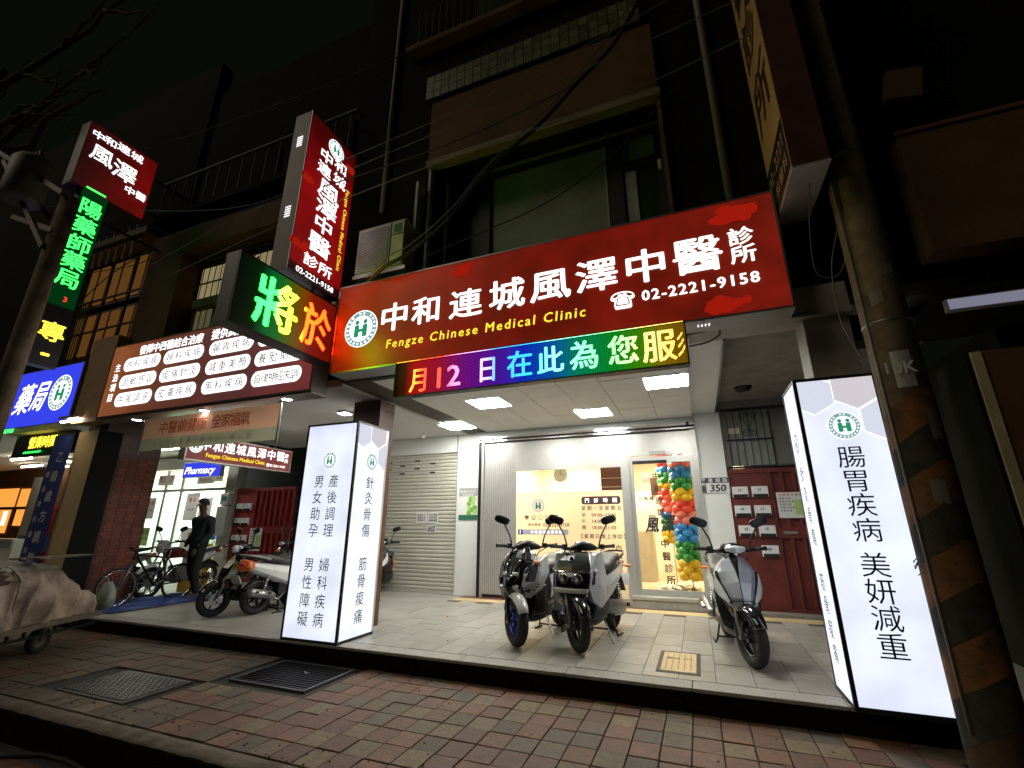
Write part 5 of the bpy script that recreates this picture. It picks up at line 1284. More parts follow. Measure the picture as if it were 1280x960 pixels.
# ================================================================ SCOOTERS (local +x = forward, ground z = 0)
def V3(*a): return Vector(a)
def wheel(t, x, r, tw, rim, spokes=5, disc=True, name='wheel', steer=None, y0=0):
    h = bpy.data.objects.new(name, None)
    tyre = MB().torus((x, y0, r), (0, 1, 0), r - tw * .5, tw * .5, 40, 10, 1.05).build(name, 'rubber', t, smooth=True)
    b = MB().torus((x, y0, r), (0, 1, 0), r - tw * 1.02, .014, 36, 8, 2.2)
    for k in range(spokes):
        a = 2 * PI * k / spokes; d = V3(math.cos(a), 0, math.sin(a)); p = V3(x, y0, r)
        b.tube([p + d * .03, p + d * (r - tw * 1.0)], [.016, .011], 6)
    b.disc((x, y0, r), (0, 1, 0), .045, .09, 16); b.build('rim', rim, tyre, smooth=False)
    if disc:
        MB().disc((x, y0 + .055, r), (0, 1, 0), .095, .005, 24).build('brake_disc', 'steel', tyre)
    bpy.data.objects.remove(h)
    return tyre
def mirror_pair(t, x, z, y=.19, up=.24, out=.17, shape=1):
    for s in (-1, 1):
        m = MB().tube([(x, s * y, z), (x + .01, s * (y + .03), z + up * .45), (x + .03, s * (y + out * .6), z + up)], .009, 8).build('mirror', 'black_plastic', t, smooth=True)
        c = V3(x + .03, s * (y + out * .75), z + up + .045)
        P = stationsurf([(c + V3(.012, 0, 0), V3(0, .062, 0), V3(0, 0, .034), 2.4), (c, V3(0, .088, 0.030 * s), V3(0, -.020 * s, .042), 3.0), (c + V3(-.026, 0, 0), V3(0, .084, .028 * s), V3(0, -.019 * s, .039), 3.0)])
        MB().surf(P, 6, 20).build('housing', 'black_plastic', m, smooth=True)
        MB().surf(stationsurf([(c + V3(-.027, 0, 0), V3(0, .076, .026 * s), V3(0, -.017 * s, .034), 3.0), (c + V3(-.030, 0, 0), V3(0, .074, .026 * s), V3(0, -.017 * s, .033), 3.0)]), 1, 20).build('mirror_glass', 'chrome', m)
def bars(t, x, z, w_=.37, steer=0, hand=True):
    st = V3(x, 0, z)
    MB().tube([(x + .02, -w_ + .12, z - .01), (x + .06, -.06, z - .02), (x + .06, .06, z - .02), (x + .02, w_ - .12, z - .01)], .012, 8).build('handlebar', 'dark_metal', t, smooth=True)
    for s in (-1, 1):
        MB().tube([(x + .02, s * (w_ - .12), z), (x - .02, s * w_, z + .005)], .0185, 10).tube([(x - .021, s * (w_ + .001), z + .005), (x - .024, s * (w_ + .012), z + .005)], .024, 10).build('grip', 'rubber', t, smooth=True)
        MB().tube([(x + .04, s * (w_ - .15), z), (x + .07, s * (w_ - .08), z + .0), (x + .045, s * (w_ - .005), z)], [.010, .006, .006], 6).build('brake_lever', 'dark_metal', t, smooth=True)
        MB().box(x - .02, x + .035, s * (w_ - .15) - .03, s * (w_ - .15) + .03, z - .025, z + .03).build('switch_block', 'black_plastic', t, bevel=.008)
        MB().tube([(x + .06, s * (w_ - .12), z - .01), (x + .13, s * .12, z - .06), (x + .10, s * .05, z - .18)], .0055, 6).build('brake_hose', 'rubber', t, smooth=True)
def fender(name, x, zc, r, w_, a0, a1, m, t, n=16):
    b = MB(); vs = []; K = 8
    for sh_, off in ((0, .0), (1, -.008)):
        for i in range(n + 1):
            u = i / n; a = a0 + (a1 - a0) * u; ww = w_ * (.55 + .45 * math.sin(PI * min(max(u * .8 + .12, 0), 1)))
            for k in range(K + 1):
                q = -1 + 2 * k / K; rr_ = r + off - (abs(q) ** 2.5) * .045
                vs.append((x + rr_ * math.cos(a), q * ww, zc + rr_ * math.sin(a)))
    S = (n + 1) * (K + 1); fs = []
    for i in range(n):
        for k in range(K):
            a = i * (K + 1) + k; fs.append((a, a + 1, a + K + 2, a + K + 1)); fs.append((S + a, S + a + K + 1, S + a + K + 2, S + a + 1))
    for k in range(K): fs.append((k, S + k, S + k + 1, k + 1)); a = n * (K + 1) + k; fs.append((a, a + 1, S + a + 1, S + a))
    for i in range(n):
        for a in (i * (K + 1), i * (K + 1) + K): fs.append((a, a + K + 1, S + a + K + 1, S + a))
    b.add(vs, fs); return b.build(name, m, t, smooth=True)
FA = 0.0
def scooter(label, x, y, rz, body='paint_graphite', side='paint_silver', fend='paint_white', rim='dark_metal', style='maxi', plate='ABC-123', panel_tail='paint_silver', rackcol=None, steer=0.0):
    """origin: contact point of the front wheel; the machine reaches back along -x"""
    t = thing('scooter', label, 'scooter', (x, y, 0), rz, 'scooters parked on the walkway')
    WB = 1.30; r = .255 if style != 'small' else .235; tw = .115 if style == 'maxi' else .10
    fx, rx = 0.0, -WB
    fw = wheel(t, fx, r, tw, rim); wheel(t, rx, r, tw + .01, rim)
    # fork
    for s in (-1, 1):
        MB().tube([(fx + .0, s * .085, r), (fx - .05, s * .085, r + .16), (fx - .14, s * .075, .60)], [.021, .021, .024], 10).build('fork_leg', 'fork_grey' if style != 'maxi' else 'black_plastic', t, smooth=True)
    MB().disc((fx, 0, r), (0, 1, 0), .02, .22, 12).build('axle', 'steel', t)
    MB().box(-.10, -.02, .055, .10, r - .06, r + .04).build('brake_caliper', 'steel', t, bevel=.01)
    fender('front_fender', fx - .005, r, r + .038, .078, R(25), R(165), fend, t)
    # front cowl: sections stacked upwards
    wide = .262 if style == 'maxi' else (.25 if style == 'twin' else .20)
    st = [(V3(-.11, 0, .36), V3(.05, 0, 0), V3(0, .05, 0), 2.2), (V3(-.14, 0, .46), V3(.12, 0, .01), V3(0, wide * .62, 0), 2.1), (V3(-.17, 0, .58), V3(.165, 0, .02), V3(0, wide * .92, 0), 2.2),
          (V3(-.21, 0, .70), V3(.165, 0, .05), V3(0, wide, 0), 2.3), (V3(-.27, 0, .82), V3(.135, 0, .055), V3(0, wide * .92, 0), 2.3), (V3(-.32, 0, .92), V3(.09, 0, .04), V3(0, wide * .66, 0), 2.2), (V3(-.35, 0, .98), V3(.05, 0, .02), V3(0, wide * .4, 0), 2.0)]
    if style == 'twin':
        st = [(V3(-.13, 0, .38), V3(.05, 0, 0), V3(0, .06, 0), 2.6), (V3(-.16, 0, .48), V3(.11, 0, .01), V3(0, .13, 0), 2.8), (V3(-.18, 0, .585), V3(.155, 0, .0), V3(0, .225, 0), 3.4), (V3(-.21, 0, .70), V3(.155, 0, .03), V3(0, .25, 0), 3.6),
              (V3(-.26, 0, .82), V3(.13, 0, .04), V3(0, .235, 0), 3.6), (V3(-.31, 0, .915), V3(.09, 0, .03), V3(0, .19, 0), 3.2), (V3(-.345, 0, .965), V3(.05, 0, .01), V3(0, .15, 0), 2.6)]
    if style == 'maxi':
        st = [(V3(-.11, 0, .36), V3(.05, 0, 0), V3(0, .04, 0), 2.0), (V3(-.15, 0, .46), V3(.13, 0, .02), V3(0, .12, 0), 1.7), (V3(-.19, 0, .58), V3(.20, 0, .03), V3(0, .23, 0), 1.65),
              (V3(-.24, 0, .70), V3(.20, 0, .05), V3(0, .275, 0), 1.7), (V3(-.29, 0, .82), V3(.165, 0, .05), V3(0, .255, 0), 1.8), (V3(-.33, 0, .92), V3(.11, 0, .04), V3(0, .19, 0), 2.0), (V3(-.36, 0, .985), V3(.05, 0, .02), V3(0, .12, 0), 2.0)]
    if style == 'slim':
        st = [(V3(-.12, 0, .33), V3(.04, 0, 0), V3(0, .045, 0), 2.2), (V3(-.13, 0, .44), V3(.11, 0, .01), V3(0, .12, 0), 2.0), (V3(-.17, 0, .56), V3(.16, 0, .02), V3(0, .175, 0), 1.55),
              (V3(-.22, 0, .68), V3(.16, 0, .05), V3(0, .205, 0), 1.55), (V3(-.27, 0, .80), V3(.13, 0, .05), V3(0, .20, 0), 1.6), (V3(-.31, 0, .90), V3(.08, 0, .04), V3(0, .12, 0), 2.0), (V3(-.33, 0, .95), V3(.05, 0, .02), V3(0, .07, 0), 2.0)]
    fc = MB().surf(stationsurf(st), 7, 14 if style != 'twin' else 20).build('front_cowl', body, t, bevel=.010)
    def panel(name, st, m, parent, t0, t1, lo, hi, off=.006, nt=10, na=8):
        big = nt >= 10
        o = panel_(name, st, m, parent, t0, t1, lo, hi, off, 5 if big else nt, 2 if big else na)
        if big:
            o.data.polygons.foreach_set('use_smooth', [False] * len(o.data.polygons)); q = o.modifiers.new('bevel', 'BEVEL'); q.width = .005; q.segments = 2
        return o
    def wing(name, pts, y0, y1, m, dent=.03):
        # angular plate on each flank, with a raised crease along its middle
        cx = sum(a for a, b in pts) / len(pts); cz = sum(b for a, b in pts) / len(pts); n = len(pts)
        for s in (-1, 1):
            yy = [y0 + (y1 - y0) * min(1, max(0, (-.02 - a) / .42)) for a, b in pts]
            vs = [(a, s * y, b) for (a, b), y in zip(pts, yy)] + [(a - .02, s * (y - .05), b) for (a, b), y in zip(pts, yy)] + [(cx, s * (sum(yy) / n + dent), cz)]
            fs = [(i, (i + 1) % n, 2 * n) if s > 0 else ((i + 1) % n, i, 2 * n) for i in range(n)] + [(i, i + n, (i + 1) % n + n, (i + 1) % n) for i in range(n)]
            MB().add(vs, fs).build(name, m, t, bevel=.006)
    # inner leg shield
    loft('leg_shield', [(V3(-.28, 0, .30), V3(.03, 0, 0), V3(0, .17, 0), 3), (V3(-.30, 0, .5), V3(.04, 0, 0), V3(0, .21, 0), 3), (V3(-.37, 0, .72), V3(.05, 0, 0), V3(0, .20, 0), 3), (V3(-.40, 0, .90), V3(.04, 0, 0), V3(0, .13, 0), 3)], 'black_plastic', t, 10, 24)
    # colour panels, lamps on the cowl
    if style == 'maxi':
        for s in (-1, 1):
            panel('side_cowl', st, side, t, .22, .80, (lambda u, s=s: s * (R(74) - R(40) * math.sin(PI * min(u * 1.15, 1)) ** .7)), (lambda u, s=s: s * (R(150) - R(30) * u)), .012, 14, 10)
            panel('headlight', st, 'lens_dark', t, .50, .68, (lambda u, s=s: s * R(8 + 6 * u)), (lambda u, s=s: s * R(44 + 14 * u)), .007, 8, 8)
            panel('led_strip', st, 'lens_clear', t, .46, .50, (lambda u, s=s: s * R(10)), (lambda u, s=s: s * R(46)), .011, 3, 8)
            panel('turn_signal', st, 'lens_amber', t, .66, .71, (lambda u, s=s: s * R(60)), (lambda u, s=s: s * R(88)), .013, 3, 6)
            panel('cowl_blade', st, 'black_gloss', t, .30, .95, (lambda u, s=s: s * R(30 - 14 * u)), (lambda u, s=s: s * R(42 - 14 * u)), .018, 14, 4)
        wing('side_fairing', [(.03, .60), (-.10, .66), (-.30, .84), (-.44, .93), (-.47, .74), (-.36, .56), (-.20, .47), (-.06, .50)], .10, .275, side, .035)
        wing('lower_fairing', [(-.34, .55), (-.48, .60), (-.52, .36), (-.40, .30), (-.26, .42)], .16, .235, 'black_plastic', .02)
        panel('nose', st, 'black_gloss', t, .18, .46, (lambda u: -R(26 * u + 4)), (lambda u: R(26 * u + 4)), .008, 8, 8)
        loft('windscreen', [(V3(-.22, 0, .90), V3(.012, 0, .01), V3(0, .13, 0), 2.5), (V3(-.29, 0, 1.0), V3(.01, 0, .006), V3(0, .12, 0), 2.5), (V3(-.345, 0, 1.07), V3(.006, 0, .004), V3(0, .07, 0), 2.2)], 'lens_dark', t, 8, 20)
    elif style == 'twin':
        panel('centre_panel', st, 'paint_graphite', t, .52, .98, (lambda u: -R(48 - 12 * u)), (lambda u: R(48 - 12 * u)), .012, 10, 12)
        panel('lamp_bezel', st, 'black_gloss', t, .36, .56, (lambda u: -R(48)), (lambda u: R(48)), .012, 8, 14)
        panel('lower_trim', st, 'paint_silver', t, .30, .365, (lambda u: -R(46)), (lambda u: R(46)), .022, 3, 12)
        for s in (-1, 1):
            panel('side_cowl', st, side, t, .24, .94, (lambda u, s=s: s * R(50 - 12 * u)), (lambda u, s=s: s * R(140)), .016, 14, 12)
            P = stationsurf(st); c = P(.46, 0, .0) + V3(-.004, s * .082, 0)
            hl = MB().lathe([(0, .035), (.025, .034), (.045, .026), (.055, .006), (.055, -.03), (0, -.03)], n=24)
            tf = Matrix.Translation(c) @ Matrix.Rotation(R(90), 4, 'Y') @ Matrix.Rotation(R(-4 * s), 4, 'X')
            h = hl.build('headlight', 'lens_dark', t, smooth=True, tf=tf)
            MB().torus((0, 0, .012), (0, 0, 1), .057, .006, 24, 6).build('lamp_ring', 'chrome', h, smooth=True, tf=tf)
            MB().disc((0, 0, .030), (0, 0, 1), .020, .012).build('lamp_bulb', 'lens_clear', h, tf=tf)
            panel('turn_signal', st, 'lens_clear', t, .57, .61, (lambda u, s=s: s * R(66)), (lambda u, s=s: s * R(84)), .022, 3, 6)
        wing('side_fairing', [(-.05, .60), (-.12, .78), (-.22, .95), (-.36, .98), (-.46, .70), (-.44, .46), (-.30, .40), (-.12, .48)], .215, .265, side, .025)
        MB().box(-.055, -.045, -.03, .03, .865, .885).build('badge', 'chrome', t); MB().disc((-.095, 0, .905), (1, 0, .3), .022, .01).build('badge', 'lens_dark', t)
    else:
        top_col = side
        for s in (-1, 1):
            panel('side_cowl', st, top_col, t, .20, .93, (lambda u, s=s: s * R(2 + 22 * max(0, u - .45) * 1.8)), (lambda u, s=s: s * (R(38) + R(62) * u ** .7)), .012, 14, 10)
            panel('headlight', st, 'lens_clear', t, .30, .62, (lambda u, s=s: s * R(40 + 26 * u)), (lambda u, s=s: s * R(52 + 34 * math.sin(PI * min(u, .9)))), .024, 10, 6)
            panel('lamp_surround', st, 'black_gloss', t, .28, .66, (lambda u, s=s: s * R(36 + 26 * u)), (lambda u, s=s: s * R(56 + 38 * math.sin(PI * min(u, .92)))), .019, 10, 6)  # black panel round the headlight lens
            panel('side_stripe', st, 'paint_white', t, .26, .42, (lambda u, s=s: s * R(40 + 18 * u)), (lambda u, s=s: s * R(48 + 18 * u)), .019, 8, 4)
    for s in (-1, 1):
        sc_ = (lambda u, s=s: s * R(141 if style != 'slim' else 112)); panel('seam', st, 'ink', t, .26, .90, sc_, (lambda u, s=s: s * R(145 if style != 'slim' else 116)), .013, 10, 2)
        for k in range(3): panel('vent_slot', st, 'hole_black', t, .30 + k * .045, .315 + k * .045, (lambda u, s=s: s * R(92 if style != 'slim' else 104)), (lambda u, s=s: s * R(116)), .019, 2, 4)
    panel('seam', st, 'ink', t, .31, .318, (lambda u: -R(70)), (lambda u: R(70)), .0205, 2, 14)
    for s in (-1, 1): MB().disc((-.06, s * .112, .47), (0, 1, 0), .022, .006, 14).build('reflector', 'lens_amber', t)
    MB().tube([(-.10, .09, .36), (-.16, .12, .50), (-.30, .10, .80), (-.36, .06, 1.0)], .006, 6).tube([(-.10, -.09, .36), (-.15, -.12, .52), (-.30, -.09, .82), (-.36, -.06, 1.0)], .006, 6).build('cable', 'rubber', t, smooth=True)
    # handlebar cowl
    zb = 1.02
    if style != 'small' :
        loft('handlebar_cowl', [(V3(-.34, -.15, zb - .015), V3(.03, 0, 0), V3(0, 0, .022), 2), (V3(-.33, -.08, zb), V3(.06, 0, 0), V3(0, 0, .045), 2.3), (V3(-.325, 0, zb + .012), V3(.075, 0, 0), V3(0, 0, .055), 2.4), (V3(-.33, .08, zb), V3(.06, 0, 0), V3(0, 0, .045), 2.3), (V3(-.34, .15, zb - .015), V3(.03, 0, 0), V3(0, 0, .022), 2)], body if style == 'slim' else 'black_plastic', t, 12, 20)
    if style == 'slim':
        loft('handlebar_lamp', [(V3(-.26, -.10, zb + .005), V3(.02, 0, 0), V3(0, 0, .02), 2), (V3(-.245, 0, zb), V3(.045, 0, 0), V3(0, 0, .042), 2.4), (V3(-.26, .10, zb + .005), V3(.02, 0, 0), V3(0, 0, .02), 2)], 'lens_clear', t, 8, 16)
    bars(t, -.38, zb); mirror_pair(t, -.37, zb + .01, up=.25 if style != 'slim' else .22)
    MB().tube([(-.20, 0, .62), (-.32, 0, 1.0)], .03, 10).build('steering_stem', 'black_plastic', t, smooth=True)
    MB().box(-.42, -.36, -.09, .09, zb + .01, zb + .055).build('dashboard', 'lens_dark', t, bevel=.012)
    if steer:
        pv_ = V3(-.10, 0, 0); M_ = Matrix.Rotation(steer, 3, 'Z'); lc = pv_ - M_ @ pv_
        pc_ = V3(-.33, 0, 0); l2 = pc_ - M_ @ pc_
        for ch in [o for o in COL.objects if o.parent == t]:
            nm = ch.name.split('.')[0]
            if nm in ('fork_leg', 'axle', 'brake_caliper', 'front_fender') or (nm == 'wheel' and ch == fw): ch.location = lc; ch.rotation_euler = (0, 0, steer)
            if nm in ('handlebar', 'grip', 'brake_lever', 'switch_block', 'brake_hose', 'mirror', 'handlebar_cowl', 'handlebar_lamp', 'dashboard'): ch.location = l2; ch.rotation_euler = (0, 0, steer * .8)
    # floor board, belly
    loft('floor_board', [(V3(-.26, 0, .33), V3(0, .15, 0), V3(0, 0, .06), 4), (V3(-.45, 0, .32), V3(0, .19, 0), V3(0, 0, .055), 5), (V3(-.68, 0, .33), V3(0, .19, 0), V3(0, 0, .06), 5), (V3(-.80, 0, .36), V3(0, .15, 0), V3(0, 0, .07), 4)], 'black_plastic', t, 10, 24)
    loft('belly', [(V3(-.20, 0, .28), V3(0, .06, 0), V3(0, 0, .05), 3), (V3(-.45, 0, .24), V3(0, .13, 0), V3(0, 0, .06), 3), (V3(-.80, 0, .26), V3(0, .12, 0), V3(0, 0, .07), 3)], 'dark_metal', t, 8, 18)
    # tail body
    tb = [(V3(-.62, 0, .50), V3(0, .13, 0), V3(0, 0, .17), 3), (V3(-.74, 0, .54), V3(0, .165, 0), V3(0, 0, .18), 2.8), (V3(-.98, 0, .60), V3(0, .175, 0), V3(0, 0, .15), 2.6), (V3(-1.25, 0, .67), V3(0, .15, 0), V3(0, 0, .115), 2.4),
          (V3(-1.48, 0, .74), V3(0, .11, 0), V3(0, 0, .075), 2.3), (V3(-1.62, 0, .78), V3(0, .06, 0), V3(0, 0, .04), 2)]
    loft('tail_body', tb, 'black_plastic' if style != 'slim' else body, t, 20, 28)
    for s in (0, 1):
        a0 = lambda u, s=s: (R(-34) + R(18) * u) if not s else (PI - R(-34) - R(18) * u)
        a1 = lambda u, s=s: (R(40) - R(8) * u) if not s else (PI - R(40) + R(8) * u)
        panel('tail_panel', tb, panel_tail, t, .18, .93, a0, a1, .012, 16, 8)
    # seat
    loft('seat', [(V3(-.58, 0, .715), V3(0, .09, 0), V3(0, 0, .035), 2.6), (V3(-.70, 0, .765), V3(0, .145, 0), V3(0, 0, .055), 2.8), (V3(-.92, 0, .785), V3(0, .165, 0), V3(0, 0, .055), 2.8), (V3(-1.08, 0, .83), V3(0, .155, 0), V3(0, 0, .06), 2.7),
                  (V3(-1.30, 0, .87), V3(0, .135, 0), V3(0, 0, .05), 2.6), (V3(-1.46, 0, .88), V3(0, .08, 0), V3(0, 0, .03), 2.4)], 'seat_vinyl', t, 18, 26)
    # grab rail, tail lamp, rear fender, plate
    MB().tube([(-1.22, -.15, .84), (-1.42, -.15, .89), (-1.60, -.10, .92), (-1.62, 0, .925), (-1.60, .10, .92), (-1.42, .15, .89), (-1.22, .15, .84)], .014, 8).build('grab_rail', 'dark_metal' if not rackcol else rackcol, t, smooth=True)
    loft('tail_lamp', [(V3(-1.62, -.09, .78), V3(.01, 0, 0), V3(0, 0, .015), 2), (V3(-1.645, 0, .78), V3(.02, 0, 0), V3(0, 0, .03), 2.4), (V3(-1.62, .09, .78), V3(.01, 0, 0), V3(0, 0, .015), 2)], 'lens_red', t, 6, 14)
    for s in (-1, 1): MB().surf(stationsurf([(V3(-1.58, s * .10, .74), V3(.02, 0, 0), V3(0, 0, .012), 2), (V3(-1.60, s * .16, .735), V3(.02, 0, 0), V3(0, 0, .018), 2), (V3(-1.58, s * .21, .74), V3(.012, 0, 0), V3(0, 0, .012), 2)]), 6, 12).build('rear_signal', 'lens_amber', t, smooth=True)
    MB().add([(-1.50, -.07, .70), (-1.50, .07, .70), (-1.70, .07, .42), (-1.70, -.07, .42), (-1.49, -.07, .69), (-1.49, .07, .69), (-1.69, .07, .41), (-1.69, -.07, .41)], [(0, 1, 2, 3), (7, 6, 5, 4), (0, 3, 7, 4), (1, 5, 6, 2), (0, 4, 5, 1), (3, 2, 6, 7)]).build('mud_flap', 'black_plastic', t)
    pl_ = MB().box(-.004, .004, -.13, .13, -.075, .075).build('number_plate', 'paint_white', t, loc=(-1.675, 0, .56)); pl_.rotation_euler = (0, R(-28), 0)
    fender('rear_hugger', rx, r, r + .03, .07, R(50), R(150), 'black_plastic', t)
    # engine, swing arm, muffler, shocks, stands
    MB().surf(stationsurf([(V3(-.86, .10, .34), V3(0, .05, 0), V3(0, 0, .08), 3), (V3(-1.05, .12, .30), V3(0, .06, 0), V3(0, 0, .085), 3), (V3(-1.30, .13, .27), V3(0, .055, 0), V3(0, 0, .09), 2.6), (V3(-1.42, .13, .27), V3(0, .03, 0), V3(0, 0, .05), 2.4)]), 10, 18).build('transmission', 'fork_grey', t, smooth=True)
    MB().box(-.98, -.80, -.10, .10, .26, .46).build('engine', 'dark_metal', t, bevel=.02)
    MB().tube([(-.84, -.08, .30), (-.98, -.12, .20), (-1.10, -.16, .24)], .018, 8).build('exhaust_pipe', 'steel', t, smooth=True)
    mf = MB().tube([(-1.08, -.165, .27), (-1.14, -.17, .285), (-1.50, -.19, .36), (-1.56, -.19, .372)], [.035, .06, .063, .045], 20).build('muffler', 'black_plastic' if style == 'maxi' else 'fork_grey', t, smooth=True)
    MB().tube([(-1.20, -.235, .31), (-1.46, -.25, .36)], [.028, .03], 10).build('heat_shield', 'chrome', mf, smooth=True)
    for s in (-1, 1):
        sh_ = MB().tube([(-1.27, s * .13, .30), (-1.20, s * .12, .62)], .014, 8).build('shock_absorber', 'steel', t)
        b = MB()
        for k in range(7): p = V3(-1.27, s * .13, .30).lerp(V3(-1.20, s * .12, .62), .25 + k * .09); b.torus(p, (.2, 0, 1), .028, .006, 14, 5)
        b.build('spring', 'chrome', sh_, smooth=True)
    MB().tube([(-.95, -.12, .22), (-.98, -.16, .03), (-.92, -.19, .012), (-1.1, -.19, .012)], .011, 6).tube([(-.95, .12, .22), (-.98, .16, .03), (-.92, .19, .012), (-1.1, .19, .012)], .011, 6).tube([(-.975, -.15, .06), (-.975, .15, .06)], .011, 6).build('centre_stand', 'dark_metal', t, smooth=True)
    MB().tube([(-.62, .15, .24), (-.60, .24, .02), (-.57, .26, .01)], .010, 6).build('side_stand', 'steel', t, smooth=True)
    t.scale = (SC, SC, SC)
    return t
SC = 1.10
def hd(dx, dy): return math.atan2(dy, dx)
A = scooter('dark grey scooter with silver panels, white fender and blue wheels, left of the pair', -2.27, 5.66, hd(-.20, -1), 'paint_graphite', 'paint_silver', 'paint_white', 'rim_blue', 'maxi', steer=R(54))
B = scooter('silver and black scooter with twin round headlamps, right of the pair before the clinic window', -1.50, 5.68, hd(-.17, -1), 'black_plastic', 'paint_silver', 'black_gloss', 'dark_metal', 'twin', steer=R(46))
C = scooter('silver scooter with slanted headlamps standing alone before the rusty gate', .36, 5.78, hd(.10, -1), 'black_gloss', 'paint_blue_grey', 'black_gloss', 'dark_metal', 'slim', panel_tail='paint_blue_grey', steer=R(16))
SC = 1.0
D = scooter('black scooter with a round headlamp facing the street left of the left light box', -7.30, 5.62, hd(-.28, -1), 'black_gloss', 'black_gloss', 'black_gloss', 'dark_metal', 'slim', panel_tail='black_gloss')
h = MB().lathe([(0, .05), (.03, .048), (.055, .03), (.065, 0), (.05, -.05), (0, -.06)], n=20).build('round_headlight', 'lens_clear', D, smooth=True, tf=Matrix.Translation((-.20, 0, 1.0)) @ Matrix.Rotation(R(90), 4, 'Y'))
MB().tube([(-.02, -.17, .50), (-.08, -.195, .66), (-.17, -.20, .82)], .008, 6).build('side_stripe', 'paint_white', D, smooth=True); MB().tube([(-.02, .17, .50), (-.08, .195, .66), (-.17, .20, .82)], .010, 6).build('side_stripe', 'leaf_green', D, smooth=True)
E_ = scooter('white scooter seen from behind with orange lamp and grey muffler beside the light box', -6.66, 7.30, hd(.16, 1), 'paint_white', 'paint_white', 'paint_white', 'dark_metal', 'slim', panel_tail='paint_white', rackcol='sign_grey')
loft('tail_cover', [(V3(-1.52, -.12, .76), V3(.05, 0, 0), V3(0, 0, .07), 2.4), (V3(-1.60, 0, .76), V3(.06, 0, 0), V3(0, 0, .10), 2.4), (V3(-1.52, .12, .76), V3(.05, 0, 0), V3(0, 0, .07), 2.4)], 'paint_orange', E_)
letters('lettering', [('CR', 1.18, .67, .08, 1.2, 0, .2)], 'ink', E_, 'F', .20, .03)
F_ = scooter('dark grey scooter with an amber signal parked deepest before the red gate', -8.15, 7.25, hd(-.5, -1), 'paint_graphite', 'paint_graphite', 'black_gloss', 'dark_metal', 'slim', panel_tail='paint_graphite')
MB().surf(stationsurf([(V3(-.16, .14, .90), V3(.02, 0, 0), V3(0, 0, .02), 2), (V3(-.14, .19, .90), V3(.03, 0, 0), V3(0, 0, .03), 2), (V3(-.16, .24, .90), V3(.015, 0, 0), V3(0, 0, .015), 2)]), 6, 12).build('front_signal', 'lens_amber', F_, smooth=True)
G_ = scooter('dark scooter almost hidden behind the right edge of the left light box', -6.35, 8.35, hd(.3, -1), 'black_gloss', 'paint_graphite', 'black_gloss', 'dark_metal', 'slim', panel_tail='paint_orange')
H_ = scooter('blue grey scooter behind the tarpaulin covered cart at the left edge', -12.5, 6.2, hd(-.9, -.45), 'paint_blue_grey', 'paint_blue_grey', 'black_gloss', 'dark_metal', 'slim', panel_tail='paint_blue_grey')

# ================================================================ BICYCLE
bk = thing('bicycle', 'dark mountain bicycle on a blue tarpaulin beside the cart', 'bicycle', (-9.62, 5.52, 0), -PI / 2)   # local +x = forwards = toward the street
def bwheel(x):
    t_ = MB().torus((x, 0, .33), (0, 1, 0), .315, .020, 44, 8).build('wheel', 'rubber', bk, smooth=True)
    MB().torus((x, 0, .33), (0, 1, 0), .292, .010, 44, 6, 1.2).build('rim', 'chrome', t_, smooth=True)
    b = MB()
    for k in range(18):
        a = 2 * PI * k / 18; b.tube([(x, .025 if k % 2 else -.025, .33), (x + .29 * math.cos(a), 0, .33 + .29 * math.sin(a))], .0018, 4)
    b.build('spokes', 'steel', t_); MB().disc((x, 0, .33), (0, 1, 0), .022, .09).build('hub', 'steel', t_)
bwheel(0); bwheel(-1.08)
hd_, bb, st_, rr_ = V3(-.20, 0, .86), V3(-.62, 0, .30), V3(-.78, 0, .78), V3(-1.08, 0, .33)
MB().tube([hd_, bb], .021, 10).tube([V3(-.17, 0, .78), hd_ + V3(-.01, 0, .04)], .023, 10).tube([hd_, st_], .018, 10).tube([st_, bb], .017, 10).tube([bb + V3(0, .03, 0), rr_ + V3(0, .06, 0)], .011, 8).tube([bb + V3(0, -.03, 0), rr_ + V3(0, -.06, 0)], .011, 8).tube([st_, rr_ + V3(0, .06, 0)], .009, 8).tube([st_, rr_ + V3(0, -.06, 0)], .009, 8).build('frame', 'dark_metal', bk, smooth=True)
MB().tube([V3(0, .055, .33), V3(-.14, .055, .70)], .017, 8).tube([V3(0, -.055, .33), V3(-.14, -.055, .70)], .017, 8).tube([V3(-.14, -.06, .70), V3(-.14, .06, .70)], .02, 8).tube([V3(-.14, 0, .70), V3(-.22, 0, .92)], .016, 8).build('fork', 'fork_grey', bk, smooth=True)
MB().tube([V3(-.24, -.30, .97), V3(-.20, -.08, .93), V3(-.20, .08, .93), V3(-.24, .30, .97)], .013, 8).build('handlebar', 'dark_metal', bk, smooth=True)
for s in (-1, 1): MB().tube([V3(-.235, s * .19, .965), V3(-.245, s * .31, .975)], .018, 8).build('grip', 'rubber', bk, smooth=True)
MB().tube([st_, st_ + V3(-.03, 0, .14)], .013, 8).build('seat_post', 'steel', bk)
loft('saddle', [(V3(-.68, 0, .935), V3(0, .02, 0), V3(0, 0, .015), 2), (V3(-.80, 0, .94), V3(0, .05, 0), V3(0, 0, .022), 2.2), (V3(-.92, 0, .95), V3(0, .075, 0), V3(0, 0, .028), 2.4)], 'seat_vinyl', bk, 8, 16)
MB().torus(bb + V3(0, -.04, 0), (0, 1, 0), .09, .006, 24, 5).tube([bb + V3(0, -.06, 0), bb + V3(.12, -.07, -.12)], .010, 6).tube([bb + V3(0, .06, 0), bb + V3(-.12, .07, .12)], .010, 6).build('crank', 'steel', bk, smooth=True)
for s in (-1, 1): MB().box(-.04, .04, -.05, .05, -.012, .012).build('pedal', 'black_plastic', bk, loc=(bb.x - s * .12, s * .12, bb.z + s * .12))
